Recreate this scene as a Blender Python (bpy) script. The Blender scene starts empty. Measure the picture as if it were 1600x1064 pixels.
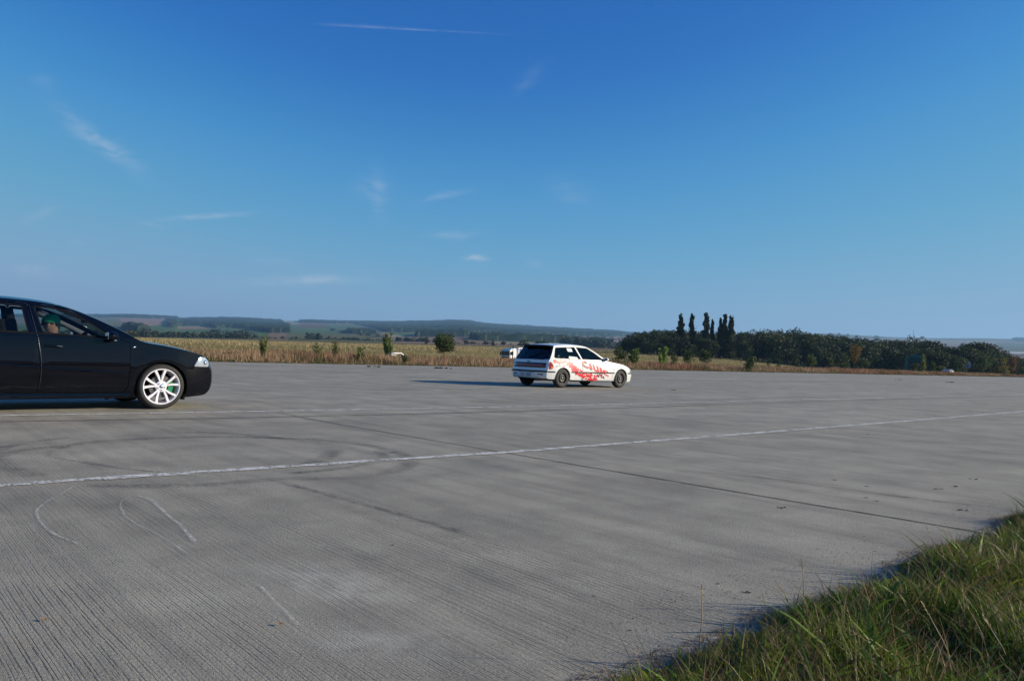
import bpy, bmesh, math, random
import numpy as np
from mathutils import Vector, Matrix, noise as mnoise
from mathutils.geometry import delaunay_2d_cdt
sc = bpy.context.scene
RNG = np.random.default_rng(7); random.seed(7)

# ---------------------------------------------------------------- camera
F, CX, CY, H = 1200.0, 800.0, 532.0, 0.95          # focal length in photo pixels, principal point, eye height
RHO, PITCH = math.atan(.038), math.atan(21 / F)
fw = np.array([0, math.cos(PITCH), math.sin(PITCH)]); u0 = np.array([0, -math.sin(PITCH), math.cos(PITCH)])
rt = np.array([1, 0, 0]) * math.cos(RHO) + u0 * math.sin(RHO)
up = -np.array([1, 0, 0]) * math.sin(RHO) + u0 * math.cos(RHO)
cam = bpy.data.cameras.new('camera'); cam.sensor_width = 36; cam.lens = F / 1600 * 36
cam.clip_start = .05; cam.clip_end = 30000
co = bpy.data.objects.new('camera', cam); sc.collection.objects.link(co)
m = Matrix([[rt[i], up[i], -fw[i], (0, 0, H)[i]] for i in range(3)] + [[0, 0, 0, 1]]); co.matrix_world = m
sc.camera = co
# ---------------------------------------------------------------- light
SUN_EL, SUN_AZ = math.radians(19), math.radians(92)  # azimuth clockwise from +Y: the sun stands to the right
w = bpy.data.worlds.new('World'); sc.world = w; w.use_nodes = True
nt = w.node_tree; nt.nodes.clear()
def N(t, typ, **kw):
    n = t.nodes.new(typ)
    for k, v in kw.items():
        if k in n.inputs: n.inputs[k].default_value = v
        else: setattr(n, k, v)
    return n
out = N(nt, 'ShaderNodeOutputWorld'); bg = N(nt, 'ShaderNodeBackground', Strength=.0747)
sky = N(nt, 'ShaderNodeTexSky', sky_type='NISHITA', sun_disc=False, sun_elevation=SUN_EL, sun_rotation=SUN_AZ,
        altitude=200, air_density=1.0, dust_density=0, ozone_density=4)
# the camera's tone response to the sky: one curve per channel
sml = N(nt, 'ShaderNodeVectorMath', operation='SCALE'); sml.inputs['Scale'].default_value = .06; nt.links.new(sky.outputs[0], sml.inputs[0])
crv = N(nt, 'ShaderNodeRGBCurve'); nt.links.new(sml.outputs[0], crv.inputs['Color'])
for ci, pts_ in enumerate([[(0, 0), (.05, .021), (.064, .042), (.085, .083), (.118, .136), (.16, .195), (.22, .248), (.33, .30), (1, .75)],
                           [(0, 0), (.06, .085), (.10, .150), (.125, .222), (.155, .300), (.205, .368), (.25, .40), (.31, .415), (.39, .43), (1, .8)],
                           [(0, 0), (.10, .30), (.18, .47), (.23, .555), (.27, .60), (.29, .60), (.36, .60), (.5, .62), (1, .8)]]):
    cu = crv.mapping.curves[ci]; cu.points[0].location = pts_[0]; cu.points[1].location = pts_[-1]
    for p_ in pts_[1:-1]: cu.points.new(*p_)
    for p_ in cu.points: p_.handle_type = 'AUTO_CLAMPED'
crv.mapping.update()
scomb = N(nt, 'ShaderNodeVectorMath', operation='SCALE'); scomb.inputs['Scale'].default_value = 10; nt.links.new(crv.outputs['Color'], scomb.inputs[0])
# thin cirrus wisps: soft streaks in fixed directions of the sky
tc = N(nt, 'ShaderNodeTexCoord')
def px_dir(px, py):
    d = fw + rt * (px - CX) / F - up * (py - CY) / F
    return d / np.linalg.norm(d)
def math_(t, op, a, b=None, c=None, clamp=False):
    n = t.nodes.new('ShaderNodeMath'); n.operation = op; n.use_clamp = clamp
    for i, v in enumerate((a, b, c)):
        if v is None: continue
        if isinstance(v, (int, float)): n.inputs[i].default_value = v
        else: t.links.new(v, n.inputs[i])
    return n.outputs[0]
def vdot(t, v, vec):
    n = t.nodes.new('ShaderNodeVectorMath'); n.operation = 'DOT_PRODUCT'; n.inputs[1].default_value = tuple(vec)
    t.links.new(v, n.inputs[0]); return n.outputs['Value']
wn = N(nt, 'ShaderNodeTexNoise', Scale=9, Detail=5, Roughness=.6)
nt.links.new(tc.outputs['Generated'], wn.inputs['Vector'])
wsub = nt.nodes.new('ShaderNodeVectorMath'); wsub.operation = 'MULTIPLY_ADD'
nt.links.new(wn.outputs['Color'], wsub.inputs[0]); wsub.inputs[1].default_value = (.035, .035, .035)
nt.links.new(tc.outputs['Generated'], wsub.inputs[2])
wadd = nt.nodes.new('ShaderNodeVectorMath'); wadd.operation = 'SUBTRACT'; nt.links.new(wsub.outputs[0], wadd.inputs[0]); wadd.inputs[1].default_value = (.0175,) * 3
warped = wadd.outputs[0]
fine = N(nt, 'ShaderNodeTexNoise', Scale=34, Detail=8, Roughness=.7)
mp = N(nt, 'ShaderNodeMapping'); mp.inputs['Scale'].default_value = (1, 1, 3.5)
nt.links.new(warped, mp.inputs['Vector']); nt.links.new(mp.outputs[0], fine.inputs['Vector'])
total = None
#      x0,y0 -> x1,y1, half-width px, strength, warp
for (x0, y0, x1, y1, hw, st, wp) in [(100, 178, 225, 268, 13, .32, 1), (255, 343, 385, 334, 4, .40, 0), (590, 270, 600, 345, 14, .17, 1), (550, 300, 610, 290, 18, .12, 1),
        (662, 314, 740, 296, 6, .22, 1), (672, 369, 745, 368, 6, .25, 1), (730, 404, 762, 402, 5, .62, 1), (385, 437, 570, 437, 7, .46, 1), (395, 404, 445, 407, 5, .14, 1),
        (800, 150, 850, 95, 13, .08, 1), (860, 285, 930, 320, 20, .10, 1), (820, 411, 850, 411, 5, .22, 1), (0, 412, 90, 424, 9, .25, 1), (60, 130, 95, 140, 9, .10, 1),
        (30, 340, 100, 325, 6, .13, 1), (535, 41, 770, 53, 1.4, .17, 0), (500, 38, 640, 45, 2.2, .10, 0), (215, 346, 262, 346, 3, .16, 1), (110, 380, 145, 381, 4, .10, 1)]:
    a, b = px_dir(x0, y0), px_dir(x1, y1); mid = (a + b) / 2; L = np.linalg.norm(b - a) / 2
    t_ = (b - a) / (2 * L); nn = np.cross(mid / np.linalg.norm(mid), t_)
    src = warped if wp else tc.outputs['Generated']
    dt = vdot(nt, src, t_ / L); dt = math_(nt, 'SUBTRACT', dt, float(mid @ t_) / L)
    dn = vdot(nt, src, nn / (hw / F)); dn = math_(nt, 'SUBTRACT', dn, float(mid @ nn) / (hw / F))
    r2 = math_(nt, 'ADD', math_(nt, 'MULTIPLY', dt, dt), math_(nt, 'MULTIPLY', dn, dn))
    g = math_(nt, 'EXPONENT', math_(nt, 'MULTIPLY', r2, -1.3))
    fwd = math_(nt, 'GREATER_THAN', vdot(nt, tc.outputs['Generated'], mid), .5)
    g = math_(nt, 'MULTIPLY', math_(nt, 'MULTIPLY', g, st), fwd)
    total = g if total is None else math_(nt, 'ADD', total, g)
mod = math_(nt, 'MULTIPLY_ADD', fine.outputs['Fac'], 3.6, -1.15, clamp=True)
fac = math_(nt, 'MULTIPLY', total, mod, clamp=True)
mix = N(nt, 'ShaderNodeMixRGB'); mix.inputs['Color2'].default_value = (5.6, 6.3, 7.4, 1)
nt.links.new(fac, mix.inputs['Fac']); nt.links.new(scomb.outputs[0], mix.inputs['Color1'])
nt.links.new(mix.outputs[0], bg.inputs['Color']); nt.links.new(bg.outputs[0], out.inputs['Surface'])
sl = bpy.data.lights.new('sun', 'SUN'); sl.energy = 5.0; sl.angle = math.radians(.53); sl.color = (1, .87, .68)
so = bpy.data.objects.new('sun', sl); sc.collection.objects.link(so)
sd = Vector((math.sin(SUN_AZ) * math.cos(SUN_EL), math.cos(SUN_AZ) * math.cos(SUN_EL), math.sin(SUN_EL)))
so.rotation_euler = sd.to_track_quat('Z', 'Y').to_euler(); so.location = (60, 0, 40)
sc.view_settings.view_transform = 'Standard'; sc.view_settings.look = 'None'; sc.view_settings.gamma = 1
sc.view_settings.exposure = 0.42

# ---------------------------------------------------------------- helpers
col = sc.collection
def ray(px, py): return fw + rt * (px - CX) / F - up * (py - CY) / F
def gp(px, py, z=0.):
    d = ray(px, py); t = (z - H) / d[2]; return np.array([0, 0, H]) + d * t
def vline(px): return 553 + .038 * (px - 800)
def S(o, label=None, cat=None, group=None, kind=None):
    if label: o['label'] = label
    if cat: o['category'] = cat
    if group: o['group'] = group
    if kind: o['kind'] = kind
    return o
def empty(name, loc, rz=0, label=None, cat=None, group=None):
    o = bpy.data.objects.new(name, None); col.objects.link(o); o.location = loc; o.rotation_euler = (0, 0, rz)
    return S(o, label, cat, group)
def link(name, me, mat=None, parent=None):
    o = bpy.data.objects.new(name, me); col.objects.link(o)
    if mat and not me.materials: me.materials.append(mat)
    if parent: o.parent = parent
    return o
def mesh(name, vs, fs, mat=None, parent=None, smooth=False, cols=None):
    me = bpy.data.meshes.new(name); me.from_pydata([tuple(map(float, v)) for v in vs], [], [tuple(f) for f in fs])
    if smooth: me.polygons.foreach_set('use_smooth', [True] * len(me.polygons))
    me.update()
    if cols is not None: add_cols(me, cols)
    return link(name, me, mat, parent)
def add_cols(me, cols):                          # one colour per vertex
    a = me.color_attributes.new('tint', 'FLOAT_COLOR', 'POINT')
    c = np.ones((len(me.vertices), 4)); c[:, :3] = cols; a.data.foreach_set('color', c.ravel())
def np_mesh(name, V, Q, mat, parent=None, cols=None, smooth=False):   # V (n,3), Q (m,k)
    me = bpy.data.meshes.new(name); n, k = Q.shape
    me.vertices.add(len(V)); me.vertices.foreach_set('co', np.asarray(V, float).ravel())
    me.loops.add(n * k); me.loops.foreach_set('vertex_index', Q.ravel().astype(np.int32))
    me.polygons.add(n); me.polygons.foreach_set('loop_start', np.arange(0, n * k, k, dtype=np.int32))
    me.update(calc_edges=True)
    me.polygons.foreach_set('use_smooth', np.full(n, smooth))
    if cols is not None: add_cols(me, cols)
    return link(name, me, mat, parent)
def bm_obj(name, bm, mat, parent=None, smooth=False):
    me = bpy.data.meshes.new(name); bmesh.ops.recalc_face_normals(bm, faces=bm.faces); bm.to_mesh(me); bm.free()
    if smooth: me.polygons.foreach_set('use_smooth', [True] * len(me.polygons))
    return link(name, me, mat, parent)
def box(bm, c, s, rot=None, bev=0):
    r = bmesh.ops.create_cube(bm, size=1); M = Matrix.Translation(c) @ (rot.to_4x4() if rot else Matrix()) @ Matrix.Diagonal((*s, 1))
    bmesh.ops.transform(bm, matrix=M, verts=r['verts'])
    if bev: bmesh.ops.bevel(bm, geom=list({e for v in r['verts'] for e in v.link_edges}), offset=bev, segments=2, affect='EDGES', profile=.6)
    return r['verts']
def tube(bm, pts, rad, seg=8):
    pts = [Vector(p) for p in pts]; rad = rad if hasattr(rad, '__len__') else [rad] * len(pts); rings = []
    for i, p in enumerate(pts):
        d = (pts[min(i + 1, len(pts) - 1)] - pts[max(i - 1, 0)]).normalized()
        a = d.orthogonal().normalized() if i == 0 else (a - d * a.dot(d)).normalized()
        b = d.cross(a); rings.append([bm.verts.new(p + (a * math.cos(t) + b * math.sin(t)) * rad[i]) for t in [k * 2 * math.pi / seg for k in range(seg)]])
    for r0, r1 in zip(rings, rings[1:]):
        for k in range(seg): bm.faces.new((r0[k], r0[(k + 1) % seg], r1[(k + 1) % seg], r1[k]))
    bm.faces.new(rings[0][::-1]); bm.faces.new(rings[-1])
def lathe(bm, prof, seg=48, axis_y=True, ang=2 * math.pi):     # prof: (radius, y); turned about the y axis
    rings = [[bm.verts.new((r * math.cos(t), y, r * math.sin(t))) for t in [k * ang / seg for k in range(seg)]] for r, y in prof]
    for r0, r1 in zip(rings, rings[1:]):
        for k in range(seg): bm.faces.new((r0[k], r0[(k + 1) % seg], r1[(k + 1) % seg], r1[k]))
def col_lin(h): return tuple(((int(h[i:i + 2], 16) / 255) ** 2.2) for i in (0, 2, 4))
def mat_new(name):
    m_ = bpy.data.materials.new(name); m_.use_nodes = True; t = m_.node_tree; return m_, t, t.nodes['Principled BSDF']
def simple(name, c, rough=.5, metal=0., coat=0., spec=.5, var=.12, scale=30, emit=None, bump=0):
    m_, t, p = mat_new(name)
    p.inputs['Roughness'].default_value = rough; p.inputs['Metallic'].default_value = metal
    p.inputs['Coat Weight'].default_value = coat; p.inputs['Coat Roughness'].default_value = .02; p.inputs['Specular IOR Level'].default_value = spec
    tcn = N(t, 'ShaderNodeTexCoord'); nz = N(t, 'ShaderNodeTexNoise', Scale=scale, Detail=4); t.links.new(tcn.outputs['Object'], nz.inputs['Vector'])
    mx = N(t, 'ShaderNodeMixRGB'); mx.inputs['Color1'].default_value = (*[x * (1 - var) for x in c], 1); mx.inputs['Color2'].default_value = (*[min(1, x * (1 + var)) for x in c], 1)
    t.links.new(nz.outputs['Fac'], mx.inputs['Fac']); t.links.new(mx.outputs[0], p.inputs['Base Color'])
    if bump:
        b = N(t, 'ShaderNodeBump', Strength=bump, Distance=.01); t.links.new(nz.outputs['Fac'], b.inputs['Height']); t.links.new(b.outputs[0], p.inputs['Normal'])
    return m_
def glass_mat(name, tint, refl=1.):
    m_ = bpy.data.materials.new(name); m_.use_nodes = True; t = m_.node_tree; t.nodes.clear()
    o = N(t, 'ShaderNodeOutputMaterial'); tr = N(t, 'ShaderNodeBsdfTransparent', Color=(*tint, 1)); gl = N(t, 'ShaderNodeBsdfGlossy', Roughness=.01)
    fr = N(t, 'ShaderNodeFresnel', IOR=1.5); mx = N(t, 'ShaderNodeMixShader')
    t.links.new(math_(t, 'MULTIPLY', fr.outputs[0], refl, clamp=True), mx.inputs[0]); t.links.new(tr.outputs[0], mx.inputs[1]); t.links.new(gl.outputs[0], mx.inputs[2]); t.links.new(mx.outputs[0], o.inputs['Surface'])
    return m_
def leaf_mat(name, transl=.25, rough=.6):
    m_ = bpy.data.materials.new(name); m_.use_nodes = True; t = m_.node_tree; t.nodes.clear()
    o = N(t, 'ShaderNodeOutputMaterial'); at = N(t, 'ShaderNodeVertexColor', layer_name='tint')
    p = N(t, 'ShaderNodeBsdfPrincipled', Roughness=rough); p.inputs['Specular IOR Level'].default_value = .25
    tl = N(t, 'ShaderNodeBsdfTranslucent'); mx = N(t, 'ShaderNodeMixShader', Fac=transl)
    t.links.new(at.outputs[0], p.inputs['Base Color']); t.links.new(at.outputs[0], tl.inputs['Color'])
    t.links.new(p.outputs[0], mx.inputs[1]); t.links.new(tl.outputs[0], mx.inputs[2]); t.links.new(mx.outputs[0], o.inputs['Surface'])
    return m_
M_leaf = leaf_mat('leaves'); M_dry = leaf_mat('dry_grass', .3, .8); M_grass = leaf_mat('grass_blades', .3, .5)
M_bark = simple('bark', (.07, .055, .04), .9, var=.4, scale=8)
# ---------------------------------------------------------------- terrain
DL = np.array([math.sin(math.radians(47.5)), math.cos(math.radians(47.5))]); NL = np.array([DL[1], -DL[0]])      # lanes: along, to the right
DV = np.array([math.sin(math.radians(43)), math.cos(math.radians(43))]); NV = np.array([DV[1], -DV[0]]); V0 = np.array([-15.05, 37.77])
def verge_p(x, y): return -((x - V0[0]) * NV[0] + (y - V0[1]) * NV[1])     # metres beyond the far edge of the concrete
def vpt(q, p): return V0 + DV * q - NV * p
EX = [-400, 200, 490, 780, 960, 1140, 1210, 1290, 1400, 1600, 2000]
E330 = [1, 2, 4.5, 7.5, 8.5, 6.5, 4, 1.5, .5, -.5, -.5]
E500 = [2, 3, 7, 11, 11.5, 9, 8, 7, 6, 5, 5]
SKX = [-400, 150, 210, 275, 279, 300, 370, 430, 480, 540, 620, 680, 715, 735, 760, 830, 900, 960, 985, 1060, 1150, 1300, 1340, 1400, 1450, 1530, 1600, 2000]
SKY = [492, 493, 493, 496, 499, 498, 497.5, 501, 501.5, 503, 504, 502.5, 501.5, 503, 507, 511, 515, 518, 521, 522, 520, 521, 524, 527, 528.3, 528.5, 530, 536]
def etop(x): return vline(x) - np.interp(x, SKX, SKY)
def az_px(az):                                       # azimuth from +Y -> photo column along the horizon
    d = np.array([math.sin(az), math.cos(az), 0.])
    if d[1] < .3: return 2600. if az > 0 else -1000.
    return CX + F * (d @ rt) / (d @ fw)
RK = [330, 500, 900, 1500, 2500, 4000, 6500]; FK = [None, None, 0, .22, .46, .72, 1]
def e_at(px, Y):
    e3, e5, et = np.interp(px, EX, E330), np.interp(px, EX, E500), etop(px); e9 = e5 + 1.
    return float(np.interp(Y, RK, [e3, e5] + [e9 + (et - e9) * f for f in FK[2:]]))
def hgt(x, y):
    r = math.hypot(x, y); az = math.atan2(x, y); c = max(math.cos(az), .6); px = az_px(az) if abs(az) < 1.2 else (2600 if az > 0 else -1000); px = min(max(px, -400), 2000)
    Y = r * c; p = verge_p(x, y)
    if p < 0 or Y < 20: return -.06
    if Y < 330:                                       # shallow road cutting beyond the dry grass
        dip = 2.0 * math.exp(-((p - 64) / 22) ** 2)
    else: dip = 0
    if Y <= 330:
        z3 = H + float(np.interp(px, EX, E330)) * 330 / F
        k = min(1, max(0, p / (p + 330 - Y + 1e-6))) if Y < 330 else 1
        return .02 + (z3 - .02) * k - dip
    return H + e_at(px, Y) * Y / F
def node_noise(t, vec, scale, detail=5, rough=.6):
    n = N(t, 'ShaderNodeTexNoise', Scale=scale, Detail=detail, Roughness=rough)
    if vec is not None: t.links.new(vec, n.inputs['Vector'])
    return n.outputs['Fac']
def ramp(t, fac, stops):
    r = t.nodes.new('ShaderNodeValToRGB'); e = r.color_ramp.elements
    for i, (p, c) in enumerate(stops):
        if i > 1: e.new(p)
        e[i].position = p; e[i].color = (*c, 1) if len(c) == 3 else c
    t.links.new(fac, r.inputs[0]); return r.outputs[0]
def mixc(t, fac, a, b, mode='MIX'):
    n = t.nodes.new('ShaderNodeMixRGB'); n.blend_type = mode
    for i, v in enumerate((fac, a, b)):
        if isinstance(v, (int, float)): n.inputs[i].default_value = v
        elif isinstance(v, tuple): n.inputs[i].default_value = (*v, 1)
        else: t.links.new(v, n.inputs[i])
    return n.outputs[0]
# land cover material: colour of each patch from the mesh, broken up by noise
def land_mat(name, sc1, sc2, amt):
    m_, t, p = mat_new(name); g = N(t, 'ShaderNodeNewGeometry').outputs['Position']
    at = N(t, 'ShaderNodeVertexColor', layer_name='tint').outputs[0]
    n1 = ramp(t, node_noise(t, g, sc1), [(.3, (1 - amt,) * 3), (.7, (1 + amt * .6,) * 3)]); n2 = ramp(t, node_noise(t, g, sc2), [(.3, (1 - amt,) * 3), (.7, (1,) * 3)])
    c = mixc(t, 1., mixc(t, 1., at, n1, 'MULTIPLY'), n2, 'MULTIPLY')
    t.links.new(c, p.inputs['Base Color']); p.inputs['Roughness'].default_value = 1; p.inputs['Specular IOR Level'].default_value = 0
    return m_
M_land = land_mat('far_land', .004, .03, .25); M_field = land_mat('field_grass', .12, 1.6, .35)
def pip(poly, X, Y):
    ins = np.zeros(X.shape, bool); n = len(poly)
    for i in range(n):
        (x0, y0), (x1, y1) = poly[i], poly[(i + 1) % n]
        if y0 == y1: continue
        c = ((y0 > Y) != (y1 > Y)) & (X < (x1 - x0) * (Y - y0) / (y1 - y0) + x0); ins ^= c
    return ins
# near land: from the camera to 900 m, all the way round
azs = np.concatenate([np.radians(np.linspace(-180, -50, 40, endpoint=False)), np.radians(np.linspace(-50, 50, 300, endpoint=False)), np.radians(np.linspace(50, 180, 41))])
rs = np.concatenate([[0.3], np.geomspace(3, 30, 12), np.geomspace(33, 960, 110)])
V = []; C = []
for r in rs:
    for a in azs:
        x, y = r * math.sin(a), r * math.cos(a); c = max(math.cos(a), .6); V.append((x, y, hgt(x, y)))
        p = verge_p(x, y)
        if p < 0: cc = (.06, .075, .03)
        elif p < 9: cc = (.16, .115, .06)
        else:
            k = min(1, (p - 9) / 30); f_ = mnoise.noise((x * .01, y * .01, 0))
            base = np.array((.20, .16, .07)) * (1 - k) + np.array((.26, .22, .095)) * k
            if r * c > 480: base = np.array((.10, .07, .045))
            if r * c > 560: base = np.array((.20, .18, .10))
            cc = base * (1 + .2 * f_)
        C.append(cc)
nA = len(azs); Q = [(i * nA + j, i * nA + j + 1, (i + 1) * nA + j + 1, (i + 1) * nA + j) for i in range(len(rs) - 1) for j in range(nA - 1)]
fld = np_mesh('ground', np.array(V), np.array(Q), M_field, cols=np.array(C), smooth=True); S(fld, kind='structure')
# hills
PX = np.arange(-400, 2001, 3.); NE = 90
def inv_depth(px, e):
    e5, et = np.interp(px, EX, E500), etop(px); e9 = e5 + 1.; f = (e - e9) / (et - e9)
    return float(np.interp(f, FK[2:], RK[2:]))
GREEN, TAN, PALE, BROWN, PINK, OLIVE, FOREST, STUB = (.10, .16, .07), (.30, .22, .13), (.30, .29, .19), (.16, .10, .075), (.30, .19, .14), (.15, .15, .08), (.035, .05, .03), (.24, .17, .12)
c3 = lambda L: [(140 + x / 4.444, 470 + y / 4.444) for x, y in L]
c4 = lambda L: [(480 + x / 4.444, 470 + y / 4.444) for x, y in L]
c6 = lambda L: [(1260 + x / 4.706, 480 + y / 4.706) for x, y in L]
PATCH = [(GREEN, [(-400, 505), (420, 505), (420, 522), (-400, 520)]), (OLIVE, [(-400, 520), (420, 522), (420, 540), (-400, 536)]),
    (STUB, [(-400, 495), (60, 495), (60, 506), (-400, 506)]), (FOREST, [(-400, 480), (275, 480), (278, 499), (190, 496), (-400, 497)]),
    (PINK, c3([(200, 120), (540, 125), (530, 160), (420, 172), (300, 168), (215, 165)])), (OLIVE, c3([(20, 110), (195, 125), (230, 170), (120, 175), (20, 150)])),
    (PALE, c3([(180, 176), (400, 178), (330, 190), (180, 190)])), (GREEN, c3([(330, 178), (620, 178), (900, 205), (1250, 232), (1250, 245), (250, 215)])),
    (TAN, c3([(600, 176), (870, 178), (880, 196), (620, 200)])), (FOREST, c3([(525, 150), (560, 120), (600, 60), (1330, 60), (1345, 150), (1400, 182), (1470, 222), (1250, 222), (1100, 196), (950, 184), (880, 192), (800, 172), (640, 172), (560, 186)])),
    (GREEN, c3([(900, 196), (1000, 185), (1120, 200), (1260, 224), (1000, 224)])), (FOREST, c3([(215, 180), (340, 180), (420, 205), (330, 215), (230, 205)])),
    (GREEN, c4([(-120, 165), (320, 165), (480, 215), (520, 232), (-120, 232)])), (PALE, c4([(-180, 138), (-70, 138), (-70, 163), (-160, 163)])), (FOREST, c4([(-70, 60), (340, 60), (340, 158), (180, 160), (-60, 150)])),
    (BROWN, c4([(-60, 158), (120, 160), (150, 180), (60, 190), (-60, 182)])), (FOREST, c4([(340, 60), (1600, 60), (2300, 100), (2300, 250), (1600, 240), (1380, 232), (1100, 220), (900, 215), (560, 218), (420, 182), (330, 160)])),
    (PALE, c4([(360, 172), (400, 174), (560, 218), (520, 222)])), (FOREST, c4([(280, 208), (430, 214), (480, 232), (300, 230)])),
    (OLIVE, c4([(-140, 232), (520, 236), (520, 300), (-140, 290)])), (GREEN, c4([(560, 220), (1000, 219), (1100, 232), (620, 238)])),
    (STUB, c4([(520, 236), (1240, 240), (1500, 262), (1620, 300), (1620, 330), (520, 300)])), (PALE, c4([(560, 238), (760, 238), (740, 252), (560, 250)])), (FOREST, c4([(750, 236), (1110, 234), (1115, 250), (760, 250)])),
    (GREEN, c4([(1120, 228), (1330, 224), (1480, 234), (1620, 240), (1800, 262), (1300, 256)])), (FOREST, c4([(1280, 238), (1340, 236), (1350, 254), (1290, 254)])), (FOREST, c4([(1120, 262), (1300, 264), (1600, 280), (2100, 290), (2100, 300), (1200, 276)])),
    (PALE, c4([(1300, 286), (1700, 292), (1700, 302), (1300, 298)])), (STUB, c4([(1620, 240), (2300, 262), (2300, 300), (1900, 290)])),
    (STUB, c6([(-200, 100), (3000, 200), (3000, 500), (-200, 300)])), (OLIVE, c6([(-200, 180), (400, 208), (1000, 226), (3000, 250), (3000, 268), (1200, 246), (800, 232), (-200, 212)])),
    (FOREST, c6([(1500, 226), (1560, 222), (3000, 232), (3000, 262), (1560, 254)])), (TAN, c6([(900, 245), (1450, 250), (1440, 290), (950, 270)])), (OLIVE, c6([(1380, 262), (3000, 290), (3000, 330), (1480, 325)])),
    ((.55, .55, .5), c6([(1490, 329), (2600, 331), (2600, 342), (1495, 341)])), (BROWN, c6([(1490, 342), (2600, 344), (2600, 366), (1540, 364)])), (PINK, c6([(1530, 366), (2600, 368), (2600, 404), (1540, 395)])), (GREEN, c6([(1500, 400), (2600, 406), (2600, 450), (1500, 450)]))]
V = []; PYs = []; PXs = []
for i in range(NE + 1):
    for px in PX:
        e5, et = np.interp(px, EX, E500), etop(px); e = e5 + 1 + (et - e5 - 1) * i / NE
        Y = inv_depth(px, e); X = Y * (px - CX) / F; V.append((X, Y, H + e * Y / F)); PXs.append(px); PYs.append(vline(px) - e)
V = np.array(V); PXs = np.array(PXs); PYs = np.array(PYs); CC = np.tile(np.array(STUB), (len(V), 1)); isF = np.zeros(len(V), bool)
jit = np.array([mnoise.noise((a * .03, b * .15, 3)) for a, b in zip(PXs, PYs)]) * 1.0
for c, poly in PATCH:
    k = pip(poly, PXs + jit * 3, PYs + jit * .4); CC[k] = c; isF[k] = c is FOREST
nP = len(PX); back = V[-nP:].copy(); back[:, :2] *= 1.35; back[:, 2] = 20
V2 = np.vstack([V, back]); C2 = np.vstack([CC, CC[-nP:]])
Q = np.array([(i * nP + j, i * nP + j + 1, (i + 1) * nP + j + 1, (i + 1) * nP + j) for i in range(NE + 1) for j in range(nP - 1)])
hills = np_mesh('hills', V2, Q, M_land, cols=C2, smooth=True); S(hills, kind='structure')
# plain beyond, outside the traced hills, and under everything
bmp = bmesh.new(); bmesh.ops.create_circle(bmp, cap_ends=True, radius=9500, segments=96); bmesh.ops.translate(bmp, verts=bmp.verts, vec=(0, 0, -.4))
me = bpy.data.meshes.new('plain'); bmp.to_mesh(me); bmp.free(); add_cols(me, np.tile((.12, .12, .06), (len(me.vertices), 1))); S(link('plain', me, M_land), kind='structure')
# forest standing on the hills: canopy surface above the forested cells
Fh = V2.copy(); FF = np.append(isF, isF[-nP:])
hh = np.array([13 * (1 + .5 * mnoise.noise((x * .012, y * .012, 1)) + .35 * mnoise.noise((x * .05, y * .05, 5))) for x, y, z in V2]); Fh[:, 2] += np.where(FF, hh, -2.)
kq = FF[Q].any(axis=1); used, inv = np.unique(Q[kq], return_inverse=True)
nz_ = np.array([mnoise.noise((x * .004, y * .004, 9)) for x, y, z in Fh[used]])
fc = np.array((.030, .045, .026)) * (1 + .35 * nz_[:, None])
S(np_mesh('distant_forest', Fh[used], inv.reshape(-1, 4), M_land, cols=fc, smooth=False), 'dark blue-green forest covering the far ridges', 'forest', kind='stuff')

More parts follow.
